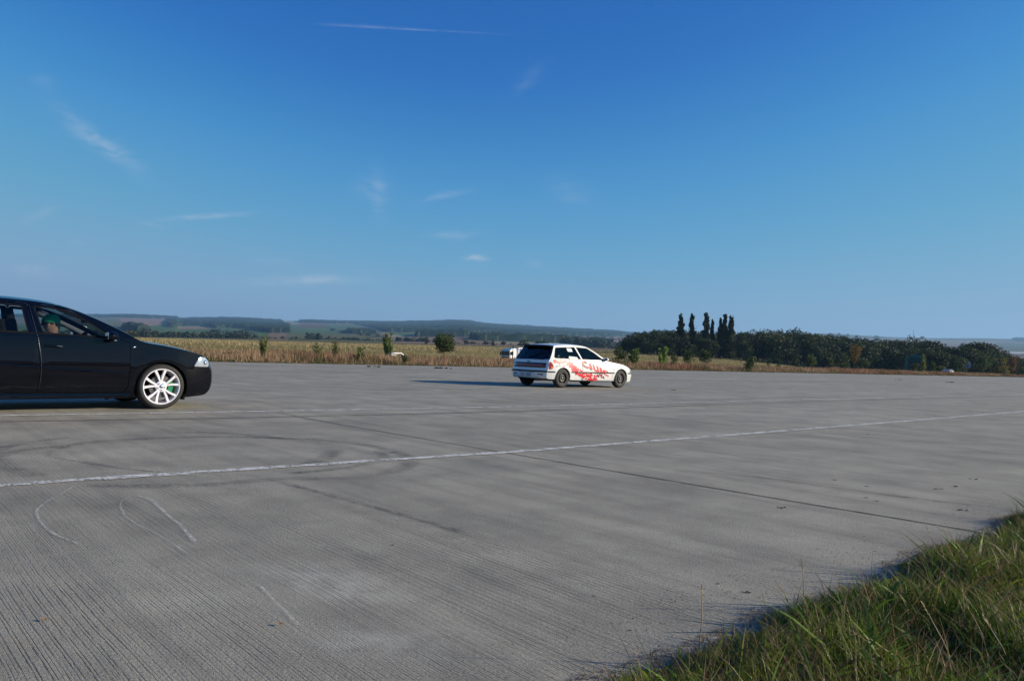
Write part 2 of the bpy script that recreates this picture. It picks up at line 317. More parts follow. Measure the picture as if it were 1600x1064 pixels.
# ---------------------------------------------------------------- concrete runway
def concrete():
    m_, t, p = mat_new('runway_concrete'); g = N(t, 'ShaderNodeNewGeometry').outputs['Position']
    def rot(ang, sx=1, sy=1):
        n = N(t, 'ShaderNodeMapping'); n.vector_type = 'POINT'; n.inputs['Rotation'].default_value = (0, 0, ang); n.inputs['Scale'].default_value = (sx, sy, 1)
        # rotate first, then stretch
        v = N(t, 'ShaderNodeVectorRotate', rotation_type='Z_AXIS'); t.links.new(g, v.inputs['Vector']); v.inputs['Angle'].default_value = ang
        n.inputs['Rotation'].default_value = (0, 0, 0); t.links.new(v.outputs[0], n.inputs['Vector']); return n.outputs[0]
    A = math.radians(47.5)                            # after rotation: y runs along the lanes, x across... joints run across
    big = node_noise(t, rot(A, .35, .12), 1, 4, .6); med = node_noise(t, g, 1.3, 6, .65); gr = node_noise(t, g, 90, 4, .7); grit = node_noise(t, g, 320, 2, .6)
    streak = node_noise(t, rot(A + math.radians(1), .30, 5.5), 1, 6, .68)   # brushing across the slab, seen as streaks
    base = ramp(t, big, [(.3, (.268, .254, .200)), (.7, (.358, .340, .272))])
    base = mixc(t, 1., base, ramp(t, med, [(.28, (.68, .68, .69)), (.72, (1.20, 1.19, 1.17))]), 'MULTIPLY')
    base = mixc(t, 1., base, ramp(t, streak, [(.3, (.80, .80, .81)), (.5, (1.0, 1.0, 1.0)), (.75, (1.12, 1.12, 1.11))]), 'MULTIPLY')
    base = mixc(t, 1., base, ramp(t, gr, [(.3, (.62, .62, .62)), (.7, (1.3, 1.3, 1.3))]), 'MULTIPLY')
    base = mixc(t, 1., base, ramp(t, grit, [(.3, (.60, .60, .60)), (.65, (1.32, 1.32, 1.32))]), 'MULTIPLY')
    # raked grooves: nearly across the lanes, slowly fanning, deeper in some bands
    sep = N(t, 'ShaderNodeSeparateXYZ'); t.links.new(rot(GROOVE, 1, 1), sep.inputs[0]); wob = node_noise(t, g, .35, 2, .5)
    ph = math_(t, 'ADD', sep.outputs['Y'], math_(t, 'MULTIPLY_ADD', wob, .12, math_(t, 'MULTIPLY', node_noise(t, g, 4, 2, .5), .006)))
    s1 = math_(t, 'SINE', math_(t, 'MULTIPLY', ph, 2 * math.pi / .0115)); s2 = math_(t, 'SINE', math_(t, 'MULTIPLY', ph, 2 * math.pi / .031))
    gv = math_(t, 'MULTIPLY_ADD', s1, .6, math_(t, 'MULTIPLY', s2, .4))
    gk = node_noise(t, rot(GROOVE, .5, 5.5), 1, 3, .6); broken = node_noise(t, rot(GROOVE, 7, 70), 1, 3, .7)
    near = N(t, 'ShaderNodeVectorMath', operation='LENGTH'); t.links.new(g, near.inputs[0])
    fade = math_(t, 'SUBTRACT', 1., math_(t, 'DIVIDE', near.outputs['Value'], 13.), clamp=True)
    patch = node_noise(t, g, .45, 3, .5)
    ga = math_(t, 'MULTIPLY', math_(t, 'MULTIPLY_ADD', gk, 3.2, -1.0, clamp=True), math_(t, 'MULTIPLY_ADD', broken, 5., -1.7, clamp=True))
    ga = math_(t, 'MULTIPLY', ga, math_(t, 'MULTIPLY_ADD', patch, 5., -1.5, clamp=True))
    gm = math_(t, 'MULTIPLY', math_(t, 'MULTIPLY_ADD', gv, 2.2, -.35, clamp=True), ga)
    qn = N(t, 'ShaderNodeVectorMath', operation='DOT_PRODUCT'); qn.inputs[1].default_value = (DL[0], DL[1], 0); t.links.new(g, qn.inputs[0])
    qm = N(t, 'ShaderNodeMapRange'); qm.inputs['From Min'].default_value = 2.2; qm.inputs['From Max'].default_value = 6; qm.inputs['To Min'].default_value = 1; qm.inputs['To Max'].default_value = .25; t.links.new(qn.outputs['Value'], qm.inputs['Value'])
    gm = math_(t, 'MULTIPLY', math_(t, 'MULTIPLY', gm, qm.outputs[0]), fade)
    base = mixc(t, math_(t, 'MULTIPLY', gm, .85), base, (.06, .06, .06))
    # pale dusty patches left by dried water
    for cx_, cy_, w_, h_, k_ in [(490, 905, 85, 26, .8), (560, 925, 60, 18, .5), (600, 1003, 95, 22, .8), (540, 1012, 40, 14, .6), (690, 985, 60, 16, .4), (300, 940, 90, 30, .25)]:
        c0, c1, c2 = gp(cx_, cy_), gp(cx_ + w_, cy_ + w_ * .25), gp(cx_, cy_ - h_)
        a_, b_ = c1 - c0, c2 - c0; L1, L2 = np.linalg.norm(a_), np.linalg.norm(b_); ua = a_ / L1; ub = np.array([-ua[1], ua[0], 0]); L2 = abs(b_ @ ub)
        sb = N(t, 'ShaderNodeVectorMath', operation='SUBTRACT'); t.links.new(g, sb.inputs[0]); sb.inputs[1].default_value = tuple(c0)
        d1 = vdot(t, sb.outputs[0], ua / L1); d2 = vdot(t, sb.outputs[0], ub / L2); r2 = math_(t, 'ADD', math_(t, 'MULTIPLY', d1, d1), math_(t, 'MULTIPLY', d2, d2))
        e_ = math_(t, 'MULTIPLY', math_(t, 'EXPONENT', math_(t, 'MULTIPLY', r2, -1.2)), math_(t, 'MULTIPLY_ADD', node_noise(t, g, 6, 6, .7), 3., -1., clamp=True)); base = mixc(t, math_(t, 'MULTIPLY', e_, k_ * .80), base, (.56, .54, .46))
    # brownish dirt patches
    dirt = math_(t, 'MULTIPLY_ADD', node_noise(t, rot(A, .5, .18), 1.7, 6, .7), 5., -2.9, clamp=True)
    base = mixc(t, math_(t, 'MULTIPLY', dirt, .35), base, (.22, .17, .125))
    pit = math_(t, 'MULTIPLY_ADD', node_noise(t, g, 45, 3, .75), 14., -9.4, clamp=True)
    base = mixc(t, math_(t, 'MULTIPLY', pit, .6), base, (.05, .05, .05))
    dk = math_(t, 'MULTIPLY_ADD', node_noise(t, g, 2.6, 6, .78), 6., -3.55, clamp=True)
    base = mixc(t, math_(t, 'MULTIPLY', dk, .5), base, (.09, .09, .09))
    t.links.new(base, p.inputs['Base Color']); p.inputs['Roughness'].default_value = .8; p.inputs['Specular IOR Level'].default_value = .3
    bp = N(t, 'ShaderNodeBump', Strength=.8, Distance=.005); hh_ = math_(t, 'SUBTRACT', math_(t, 'MULTIPLY_ADD', grit, .5, math_(t, 'MULTIPLY', gr, 1.2)), gm)
    t.links.new(hh_, bp.inputs['Height']); t.links.new(bp.outputs[0], p.inputs['Normal']); return m_
GROOVE = math.radians(49)
M_conc = concrete()
NEAR_P = -1.40                                         # the grass edge: NL . P = this
a0 = -NL * (1.40); 
def lane(q, d): return DL * q + NL * d                 # d to the right of the camera, negative = left
conc = [(*lane(-200, NEAR_P), 0), (*lane(900, NEAR_P), 0), (*vpt(900, 0), 0), (*vpt(-240, 0), 0)]
vs = conc + [(x, y, -.25) for x, y, z in conc]
rw = mesh('runway', vs, [(0, 1, 2, 3), (4, 7, 6, 5), (0, 4, 5, 1), (2, 6, 7, 3), (3, 7, 4, 0), (1, 5, 6, 2)], M_conc); S(rw, kind='structure')
# painted lines, joints and marks: thin strips laid over traced ground lines
def worn(name, c, lo, hi, sc1=9., alpha=1., stretch=None, rough=.8):
    m_, t, p = mat_new(name); g = N(t, 'ShaderNodeNewGeometry').outputs['Position']
    n = node_noise(t, g, sc1, 6, .72); n2 = node_noise(t, g, sc1 * 9, 3, .6); k = math_(t, 'MULTIPLY_ADD', n2, .45, math_(t, 'MULTIPLY', n, .75))
    r_ = N(t, 'ShaderNodeMapRange'); r_.inputs['From Min'].default_value = lo; r_.inputs['From Max'].default_value = hi; t.links.new(k, r_.inputs['Value'])
    uv = N(t, 'ShaderNodeVertexColor', layer_name='tint'); sp = N(t, 'ShaderNodeSeparateColor'); t.links.new(uv.outputs[0], sp.inputs[0])
    a = math_(t, 'MULTIPLY', math_(t, 'MULTIPLY', r_.outputs[0], alpha), sp.outputs[0], clamp=True)
    p.inputs['Roughness'].default_value = rough; p.inputs['Specular IOR Level'].default_value = .2
    cc = ramp(t, node_noise(t, g, 25, 3, .6), [(.3, tuple(x * .8 for x in c)), (.7, c)]); t.links.new(cc, p.inputs['Base Color']); t.links.new(a, p.inputs['Alpha']); return m_
def skid_mat():
    m_, t, p = mat_new('tyre_rubber_mark'); g = N(t, 'ShaderNodeNewGeometry').outputs['Position']; v = N(t, 'ShaderNodeVectorRotate', rotation_type='Z_AXIS'); t.links.new(g, v.inputs['Vector']); v.inputs['Angle'].default_value = GROOVE
    mpn = N(t, 'ShaderNodeMapping'); mpn.inputs['Scale'].default_value = (9, 55, 1); t.links.new(v.outputs[0], mpn.inputs['Vector'])
    a = math_(t, 'MULTIPLY_ADD', node_noise(t, mpn.outputs[0], 1, 4, .6), 2.6, -.85, clamp=True); b = math_(t, 'MULTIPLY_ADD', node_noise(t, g, 2.2, 4, .6), 2.6, -.75, clamp=True)
    uv = N(t, 'ShaderNodeVertexColor', layer_name='tint'); sp = N(t, 'ShaderNodeSeparateColor'); t.links.new(uv.outputs[0], sp.inputs[0])
    t.links.new(math_(t, 'MULTIPLY', math_(t, 'MULTIPLY', math_(t, 'MULTIPLY', a, b), .75), sp.outputs[0], clamp=True), p.inputs['Alpha']); p.inputs['Base Color'].default_value = (.03, .03, .032, 1); p.inputs['Roughness'].default_value = .8; return m_
M_paint = worn('worn_white_paint', (.72, .72, .66), .52, .62, 6.); M_joint = worn('joint_tar', (.025, .024, .022), .30, .42, 5.)
M_joint2 = worn('dirty_joint', (.10, .075, .05), .45, .62, 4.)
M_skid = skid_mat(); M_chalk = worn('chalky_scrape', (.85, .85, .80), .52, .80, 26., .85)
def strip(name, pts, wid, mat, z, soft=False, ground=True):
    P = [np.array(gp(*p)[:2]) if ground else np.array(p) for p in pts]
    # densify with Catmull-Rom
    R = []
    for i in range(len(P) - 1):
        p0, p1, p2, p3 = P[max(i - 1, 0)], P[i], P[i + 1], P[min(i + 2, len(P) - 1)]; n = 24 if len(P) < 8 else 10
        for k in range(n):
            s = k / n
            if not ground and not soft: R.append(p1 + (p2 - p1) * s); continue
            R.append(.5 * ((2 * p1) + (p2 - p0) * s + (2 * p0 - 5 * p1 + 4 * p2 - p3) * s * s + (-p0 + 3 * p1 - 3 * p2 + p3) * s ** 3))
    R.append(P[-1]); R = np.array(R); T = np.gradient(R, axis=0); T /= np.linalg.norm(T, axis=1)[:, None]; Nn = np.stack([-T[:, 1], T[:, 0]], 1)
    wv = wid if hasattr(wid, '__len__') else [wid] * len(P); wv = np.interp(np.linspace(0, 1, len(R)), np.linspace(0, 1, len(wv)), wv)
    if max(wv) < .13:
        wv = wv * np.array([1 + .45 * mnoise.noise((a_ * 4, b_ * 4, 2)) + .35 * mnoise.noise((a_ * 15, b_ * 15, 6)) for a_, b_ in R]); R = R + Nn * (np.array([mnoise.noise((a_ * 3, b_ * 3, 9)) for a_, b_ in R]) * min(.012, max(wv) * .3))[:, None]
    offs = [-.5, -.25, 0, .25, .5] if soft else [-.5, .5]; al = [0, .75, 1, .75, 0] if soft else [1, 1]
    V = []; C = []
    for i in range(len(R)):
        endf = min(1, i / 4, (len(R) - 1 - i) / 4) if soft else 1
        for o_, a_ in zip(offs, al): V.append((*(R[i] + Nn[i] * o_ * wv[i]), z)); C.append((a_ * endf,) * 3)
    k = len(offs); Fc = [(i * k + j, i * k + j + 1, (i + 1) * k + j + 1, (i + 1) * k + j) for i in range(len(R) - 1) for j in range(k - 1)]
    o = np_mesh(name, np.array(V), np.array(Fc), mat, cols=np.array(C)); return S(o, kind='structure')
aP = [(-3.19, 4.85), (-1.91, 5.88), (.04, 7.45), (3.55, 10.63), (12.7, 19.07)]
ext = lambda P: [tuple(np.array(P[0]) - (np.array(P[1]) - np.array(P[0])) * 4)] + P + [tuple(np.array(P[-1]) + (np.array(P[-1]) - np.array(P[-2])) * 12)]
strip('painted_line', ext(aP), .11, M_paint, .006, ground=False)
bP = [tuple(gp(*p)[:2]) for p in [(0, 650), (400, 643), (800, 635.6), (1200, 625.8), (1600, 616.9)]]
strip('painted_line', ext(bP), .12, M_paint, .006, ground=False)
strip('slab_joint', [(-300, 640 - 112), (425, 642), (500, 657.5), (780, 706), (1200, 777), (1455, 819), (1700, 862)][1:], [.012, .014, .015, .016, .018, .018], M_joint, .004)
strip('slab_joint', [(912, 642), (1200, 669.5), (1480, 694)], .02, M_joint, .004)
strip('slab_joint', [(0, 659), (400, 652.5), (800, 643), (1200, 630.2), (1600, 617.6)], [.06, .05, .06, .06, .07], M_joint2, .0045, soft=True)
strip('slab_joint', [(0, 659), (400, 652.5), (800, 643), (1200, 630.2), (1600, 617.6)], [.02, .016, .02, .02, .02], M_joint, .005)
for L_ in ([(330, 597), (700, 600.5), (1000, 603)], [(1040, 600), (1300, 597), (1560, 600)], [(330, 612), (560, 610), (790, 607)]):
    strip('slab_joint', L_, .05, M_joint2, .0045, soft=True)
SK = [([(-40, 722), (0, 712), (40, 703), (100, 697), (160, 690), (250, 685), (350, 683), (470, 686), (560, 694), (610, 704), (640, 716), (632, 730), (590, 741), (520, 748), (440, 748), (330, 757), (200, 760), (140, 757)], .20, .9),
      ([(-30, 716), (5, 700), (50, 691), (110, 683)], .16, .8), ([(240, 677), (330, 676), (420, 683), (490, 692), (520, 702), (512, 714), (480, 726)], .22, .9),
      ([(110, 697), (78, 706), (80, 714), (130, 722), (200, 733), (260, 739)], .08, .7), ([(0, 716), (10, 730), (60, 745)], .2, .7), ([(590, 704), (600, 716), (570, 726), (520, 734), (450, 740)], .14, .6),
      ([(420, 748), (520, 775), (640, 808), (760, 845)], .09, .4), ([(1050, 735), (1200, 748), (1400, 775), (1600, 800)], .12, .35), ([(330, 568), (600, 586), (790, 601), (1000, 611)], .5, .35),
      ([(420, 590), (640, 598), (800, 603)], .3, .5), ([(1240, 596), (1400, 594), (1600, 600)], .3, .5)]
for pts, wd, st in SK: strip('skid_mark', pts, wd, M_skid, .0035, soft=True)
for pts, wd in [([(122, 757), (90, 775), (70, 786), (59, 798), (62, 812), (75, 828), (95, 840), (115, 848), (130, 858)], .018), ([(232, 775), (215, 774), (195, 780), (188, 790), (196, 806), (215, 820), (245, 835), (270, 850), (300, 870)], .010),
                ([(215, 776), (235, 782), (256, 800), (275, 815), (290, 830), (305, 848)], .03), ([(405, 915), (430, 940), (450, 960), (470, 982)], .014)]:
    strip('chalk_scrape', pts, wd, M_chalk, .0055, soft=True)
# ---------------------------------------------------------------- vegetation
def at_px(px, Y, py=None):
    d = ray(px, vline(px) if py is None else py); X = Y * d[0] / d[1]; return X, Y, hgt(X, Y)
def quads(P, S_, rng, flat=0.):                    # randomly turned leaf quads round points P with sizes S_
    n = len(P); a = rng.normal(size=(n, 3)); a[:, 2] *= (1 - flat); a /= np.linalg.norm(a, axis=1)[:, None]
    b = np.cross(a, rng.normal(size=(n, 3))); b /= np.linalg.norm(b, axis=1)[:, None]
    a = a * S_[:, None]; b = b * S_[:, None] * .62
    V = np.stack([P - a, P - b * .9, P + a, P + b * .9], 1).reshape(-1, 3); return V, np.arange(4 * n).reshape(n, 4)
def crown_pts(n, lumps, rng):
    w_ = np.array([l[3] * l[4] * l[5] for l in lumps]); k = rng.choice(len(lumps), n, p=w_ / w_.sum()); L = np.array(lumps)[k]
    d = rng.normal(size=(n, 3)); d /= np.linalg.norm(d, axis=1)[:, None]; r = rng.uniform(.25, 1, n) ** .45
    return L[:, :3] + d * r[:, None] * L[:, 3:6], k
def make_crown(name, h, wd, n, size, c1, c2, parent, rng, shape='round', accent=None, zlow=.12):
    lumps = []
    if shape == 'poplar':
        for i in range(22):
            z = zlow * h + (1 - zlow) * h * (i + .5) / 22; f = math.sin(math.pi * min(1, .12 + .80 * ((i + .5) / 22) ** .8)) ** .6; r = wd / 2 * f
            for _ in range(2): lumps.append((rng.normal() * r * .3, rng.normal() * r * .3, z, r * rng.uniform(.5, .8), r * rng.uniform(.5, .8), h * .045 * rng.uniform(.8, 1.5)))
    elif shape == 'cone':
        for i in range(12):
            t_ = (i + .5) / 12; r = wd / 2 * (1.05 - .85 * t_)
            for _ in range(3):
                a = rng.uniform(0, 6.28); lumps.append((math.cos(a) * r * .5, math.sin(a) * r * .5, h * (zlow + (1 - zlow) * t_), r * .45, r * .45, h * .06))
    elif shape == 'sprig':
        n = int(n * 1.9); size *= 1.25
        for i in range(13):
            a = rng.uniform(0, 6.28); rr = wd / 2 * rng.uniform(.1, .85); hh_ = h * rng.uniform(.45, 1)
            for t_ in np.linspace(.25, 1, 6): lumps.append((math.cos(a) * rr * t_, math.sin(a) * rr * t_, hh_ * t_ * .96, wd * .09, wd * .09, h * .07))
    else:
        k = 16 if shape == 'round' else 11
        for i in range(k):
            a = rng.uniform(0, 6.28); t_ = rng.uniform(0, 1); z = h * (zlow + (1 - zlow) * (.12 + .76 * t_)); r = wd / 2 * math.sqrt(max(.05, 1 - (2 * t_ - .85) ** 2 / 1.6)) * .72
            q = wd * rng.uniform(.13, .25); lumps.append((math.cos(a) * r, math.sin(a) * r, z, q, q, q * rng.uniform(.6, .95) * min(1.2, h / wd)))
        for i in range(5): lumps.append((rng.normal() * wd * .08, rng.normal() * wd * .08, h * rng.uniform(.35, .8), wd * .25, wd * .25, h * .17))
    P, k = crown_pts(n, lumps, rng); P[:, 2] = np.maximum(P[:, 2], h * .02)
    V, Q = quads(P, size * rng.uniform(.6, 1.4, n), rng)
    lt = rng.uniform(0, 1, len(lumps)); m_ = (lt[k] * .65 + rng.uniform(0, 1, n) * .35)[:, None]
    C = np.array(c1) * (1 - m_) + np.array(c2) * m_
    if accent is not None:
        s_ = rng.uniform(0, 1, len(lumps))[k] < accent[1]; C[s_] = np.array(accent[0]) * rng.uniform(.7, 1.2, (s_.sum(), 1))
    return np_mesh(name, V, Q, M_leaf, parent, cols=np.repeat(C, 4, axis=0))
def make_trunk(h, r, parent, rng, limbs=6, spread=.3, fork=1):
    bm = bmesh.new()
    for f in range(fork):
        ox = (f - (fork - 1) / 2) * r * 6; pts = [(ox * (1 + k / 3), rng.normal() * r * .5 * (k > 0), h * k / 5) for k in range(6)]; tube(bm, pts, [r * (1.25 - .2 * k) for k in range(6)], 7)
        for _ in range(limbs):
            z = h * rng.uniform(.25, .75); a = rng.uniform(0, 6.28); L = h * spread * rng.uniform(.6, 1.1)
            tube(bm, [(ox, 0, z), (ox + math.cos(a) * L * .6, math.sin(a) * L * .6, z + L * .45), (ox + math.cos(a) * L, math.sin(a) * L, z + L * .95)], [r * .45, r * .28, r * .1], 5)
    return bm_obj('trunk', bm, M_bark, parent, True)
DKG, MDG, LTG, YEL = (.020, .036, .012), (.045, .075, .022), (.10, .15, .035), (.17, .17, .03)
def tree(name, px, Y, top_py, wpx, label, cat, c1, c2, n, shape='round', size=None, group=None, accent=None, zlow=.1, base_z=None, rng=None, trunk=True, fork=1):
    rng = rng or np.random.default_rng(int(px * 7)); X, Y, z = at_px(px, Y); z = base_z if base_z is not None else z
    if cat != 'poplar': c1 = tuple(v * 1.25 for v in c1); c2 = tuple(v * 1.45 for v in c2)
    else: wpx *= 1.15
    h = H + (vline(px) - top_py) * Y / F - z; wd = wpx * Y / F; o = empty(name, (X, Y, z), rng.uniform(0, 6.28), label, cat, group)
    make_crown('crown' if trunk and name != 'shrub' else 'foliage', h, wd, n, size or max(wd * .03, 1.1 * Y / F * .9), c1, c2, o, rng, shape, accent, zlow)
    if trunk: make_trunk(h * .85, max(h * .012, .012), o, rng, 8, .25, fork)
    return o
# verge saplings and shrubs standing in the dry grass, left to right
G_SH = 'shrubs growing along the far edge of the concrete'
for a in [('shrub', 358, 44.5, 549, 26, 'low dark green shrub sunk in the dry grass nearest the black estate car', DKG, MDG, 700, 'bushy'),
          ('sapling', 413, 43, 522, 17, 'tall thin yellow-green sapling in the dry grass beyond the black car bonnet', (.07, .10, .03), (.16, .18, .06), 600, 'sprig'),
          ('shrub', 497, 47, 532, 24, 'loose pale green shrub, left one of two close together in the dry grass', (.07, .09, .035), (.15, .16, .06), 420, 'sprig'),
          ('shrub', 524, 48, 528, 18, 'slender pale green shrub with a taller tip, right one of two close together', (.08, .09, .035), (.16, .16, .06), 380, 'sprig'),
          ('shrub', 562, 46.5, 541, 22, 'leafy yellow-green shrub right at the concrete edge, left of the white parked car', (.06, .08, .03), (.16, .17, .05), 620, 'sprig'),
          ('shrub', 632, 47, 554, 15, 'small dark shrub at the concrete edge, right of the white parked car', DKG, (.05, .07, .025), 420, 'bushy'),
          ('sapling', 605, 95, 519, 25, 'twin-stemmed light green sapling rising behind the white parked car', (.05, .08, .02), (.16, .20, .06), 1500, 'sprig'),
          ('round_tree', 694, 80, 520, 36, 'solitary round dark green tree in the dry grass left of the lorry', (.022, .035, .012), (.065, .09, .028), 4200, 'round'),
          ('shrub', 972, 72, 541, 30, 'dark green bush just past the front of the white hatchback', DKG, (.06, .085, .025), 1700, 'bushy'),
          ('shrub', 991, 74, 543, 20, 'brighter green bush beside the dark bush past the white hatchback', (.05, .08, .02), (.12, .16, .04), 900, 'sprig'),
          ('shrub', 1034, 82, 541, 29, 'bright lime green bush left of the poplars', (.12, .18, .04), (.22, .30, .07), 1500, 'sprig'),
          ('shrub', 1053, 76, 554, 14, 'narrow olive shrub close to the concrete between the lime bush and the poplars', (.05, .06, .02), (.11, .12, .04), 500, 'bushy'),
          ('shrub', 1074, 92, 543, 23, 'rounded dark green bush below the leftmost poplars', DKG, (.05, .075, .025), 1200, 'bushy'),
          ('shrub', 1101, 90, 541, 22, 'upright dark green bush below the tallest poplar', DKG, (.055, .075, .025), 1300, 'bushy'),
          ('shrub', 1172, 82, 556, 24, 'dense green bush alone at the concrete edge right of the poplars', DKG, (.09, .12, .03), 1300, 'bushy'),
          ('shrub', 1201, 120, 560, 5, 'very small dark shrub alone in the grass field', DKG, MDG, 120, 'bushy'),
          ('shrub', 1217, 125, 559, 10, 'small dark shrub, left of two before the wood', DKG, MDG, 260, 'bushy'),
          ('shrub', 1246, 130, 559, 9, 'small dark shrub, right of two before the wood', DKG, MDG, 260, 'bushy'),
          ('sapling', 1268, 100, 550, 15, 'green sapling with a bare stem at the concrete edge before the wood', (.035, .05, .015), (.09, .12, .03), 700, 'round'),
          ('sapling', 1298, 130, 558, 11, 'small olive sapling in the dry grass left of the orange tree', (.04, .05, .015), (.10, .11, .03), 350, 'round'),
          ('shrub', 1318, 140, 548, 26, 'dark green bush, left of a joined pair under the orange tree', DKG, (.05, .07, .02), 900, 'bushy'),
          ('orange_tree', 1335, 150, 537, 20, 'tree turned autumn orange among dark green bushes', (.07, .06, .012), (.22, .11, .025), 1100, 'round'),
          ('shrub', 1348, 142, 552, 24, 'dark green bush, right of a joined pair under the orange tree', DKG, (.07, .09, .025), 800, 'bushy'),
          ('conical_tree', 1443, 150, 553, 16, 'yellow-green cone-shaped young tree in front of the green kiosk', (.07, .09, .02), (.22, .21, .04), 1100, 'cone'),
          ('shrub', 1430, 152, 566, 18, 'dark bush at the foot of the green kiosk', DKG, (.06, .07, .02), 500, 'bushy'),
          ('shrub', 1458, 170, 562, 10, 'small green bush right of the yellow-green cone-shaped tree', (.03, .05, .015), (.09, .12, .03), 400, 'bushy'),
          ('shrub', 1473, 175, 571, 13, 'low yellowish bush beside the pale parked car', (.06, .07, .02), (.15, .16, .04), 350, 'bushy'),
          ('shrub', 1502, 180, 556, 22, 'dark green rounded tree left of the blue-white board', DKG, (.06, .08, .02), 1000, 'round'),
          ('shrub', 1535, 185, 552, 28, 'wide mid green tree right of the blue-white board', (.025, .045, .015), (.07, .11, .03), 1500, 'round'),
          ('shrub', 1553, 188, 559, 14, 'olive brown small tree near the right edge of the picture', (.05, .05, .015), (.12, .11, .03), 500, 'round'),
          ('shrub', 1568, 188, 556, 16, 'yellowing tree near the right edge of the picture', (.08, .08, .015), (.20, .17, .03), 700, 'round'),
          ('shrub', 1583, 190, 551, 14, 'reddish brown tree nearest the right edge of the picture', (.09, .04, .015), (.17, .08, .03), 600, 'round'),
          ('shrub', 1598, 180, 571, 18, 'low dark green bush at the right edge of the picture', (.015, .03, .01), (.05, .09, .03), 500, 'bushy')]:
    nm, px, Y, tp, wp, lab, c1, c2, n, shp = a
    tree(nm, px, Y, tp, wp, lab, {'shrub': 'shrub', 'sapling': 'sapling'}.get(nm, 'tree'), c1, c2, n, shp, zlow=.28 if nm in ('round_tree', 'orange_tree', 'sapling') and shp == 'round' else .03, fork=2 if px == 605 else 1, group=G_SH if nm == 'shrub' else None)
# poplars
for i, (px, tp, wp, lab) in enumerate([(1062, 491, 10.5, 'tall slender dark poplar standing apart at the left end of the poplar row'), (1079.5, 492, 9, 'slender poplar second from the left, between two gaps of sky'),
        (1101, 490, 12, 'tallest and widest poplar in the middle of the row'), (1111.5, 501, 6, 'short thin poplar just right of the tallest poplar'), (1124, 499, 7.5, 'shorter poplar touching the left side of a taller one'),
        (1130.5, 492, 10, 'tall poplar with a shorter one against its left side'), (1140.5, 494, 10.5, 'poplar at the right end of the poplar row')]):
    tree('poplar_tree', px, 305, tp, wp, lab, 'poplar', (.013, .022, .007), (.048, .064, .020), 5200, 'poplar', group='poplars rising above the wood', zlow=.02, size=.36)
# wood: individual trees in rows beyond the field
WX = [960, 968, 985, 1000, 1040, 1080, 1150, 1185, 1220, 1260, 1300, 1340, 1360, 1380, 1400, 1430, 1460, 1480, 1500, 1530, 1545, 1560, 1590, 1600, 1700, 1900]
WY = [534, 529, 521, 517, 512, 515, 517, 512, 515, 516, 521, 526, 525, 530, 528, 526, 532, 540, 535, 531, 535, 545, 556, 559, 562, 560]
protos = []
wr = np.random.default_rng(5)
for i in range(9):
    r_ = empty('woodland_tree', (0, 0, 0), 0, 'dark green broadleaf tree in the dense wood beyond the dry grass field', 'tree', 'trees of the wood')
    dk_ = .68; c1, c2, acc = [((.014, .028, .006), (.050, .080, .014), None), ((.018, .032, .007), (.075, .105, .020), None), ((.014, .024, .006), (.040, .062, .012), None),
               ((.020, .034, .006), (.095, .120, .020), ((.16, .12, .02), .08))][i % 4]
    c1 = tuple(v * dk_ for v in c1); c2 = tuple(v * dk_ for v in c2)
    make_crown('crown', 10, 10, 2600, .30, c1, c2, r_, wr, 'round', acc, .04); make_trunk(8.5, .22, r_, wr, 7, .3); protos.append(r_)
def copy_tree(o, parent=None):
    c = o.copy(); col.objects.link(c)
    if parent: c.parent = parent
    for ch in list(o.children): copy_tree(ch, c)
    return c
usedp = set(); spots = []
for row, (Y, dx, drop) in enumerate([(300, 19, 20), (318, 16, 11), (338, 14, 3), (360, 13, 0)]):
    px = 968 + row * 5
    while px < 1690: spots.append((px + wr.normal() * 3, Y + wr.uniform(-7, 7), drop)); px += dx * wr.uniform(.75, 1.3)
for i, (px, Y, drop) in enumerate(spots):
    tp = float(np.interp(px, WX, WY)) + drop * wr.uniform(.5, 1.1) + wr.uniform(-1.5, 2.5)
    if px > 1450: Y -= 70
    X, Y, z = at_px(px, Y); h = H + (vline(px) - tp) * Y / F - z
    if h < 2.5: continue
    k = wr.integers(0, len(protos)); o = protos[k] if k not in usedp else copy_tree(protos[k]); usedp.add(k)
    o.location = (X, Y, z - .2); sx = min(max(h * wr.uniform(.75, 1.05), 5.), 11) / 10; o.scale = (sx, sx, h / 10); o.rotation_euler = (0, 0, wr.uniform(0, 6.28))
for k, p_ in enumerate(protos):
    if k not in usedp:
        for ch in list(p_.children): bpy.data.objects.remove(ch)
        bpy.data.objects.remove(p_)
# separate distant trees beyond the field
for px, Y, tp, wp, lab in [(666, 620, 525, 8, 'small pointed grey-green tree behind the field, left of the round tree'), (727, 640, 531, 9, 'small domed dark tree behind the field, right of the round tree'),
        (758, 640, 531.5, 9, 'first of three small dark trees behind the field before the lorry'), (770, 640, 528, 8, 'middle and tallest of three small dark trees behind the field before the lorry'),
        (786, 640, 533, 9, 'last of three small dark trees, just above the lorry cab'), (818, 600, 530, 24, 'wide dark tree behind the field above the lorry trailer'), (845, 560, 532, 30, 'broad dark tree clump above the roof of the white hatchback')]:
    tree('field_tree', px, Y, tp, wp, lab, 'tree', (.02, .032, .014), (.05, .065, .03), 420, 'cone' if px in (666, 770) else 'bushy', size=max(.35, wp * Y / F * .05), group='trees behind the field')
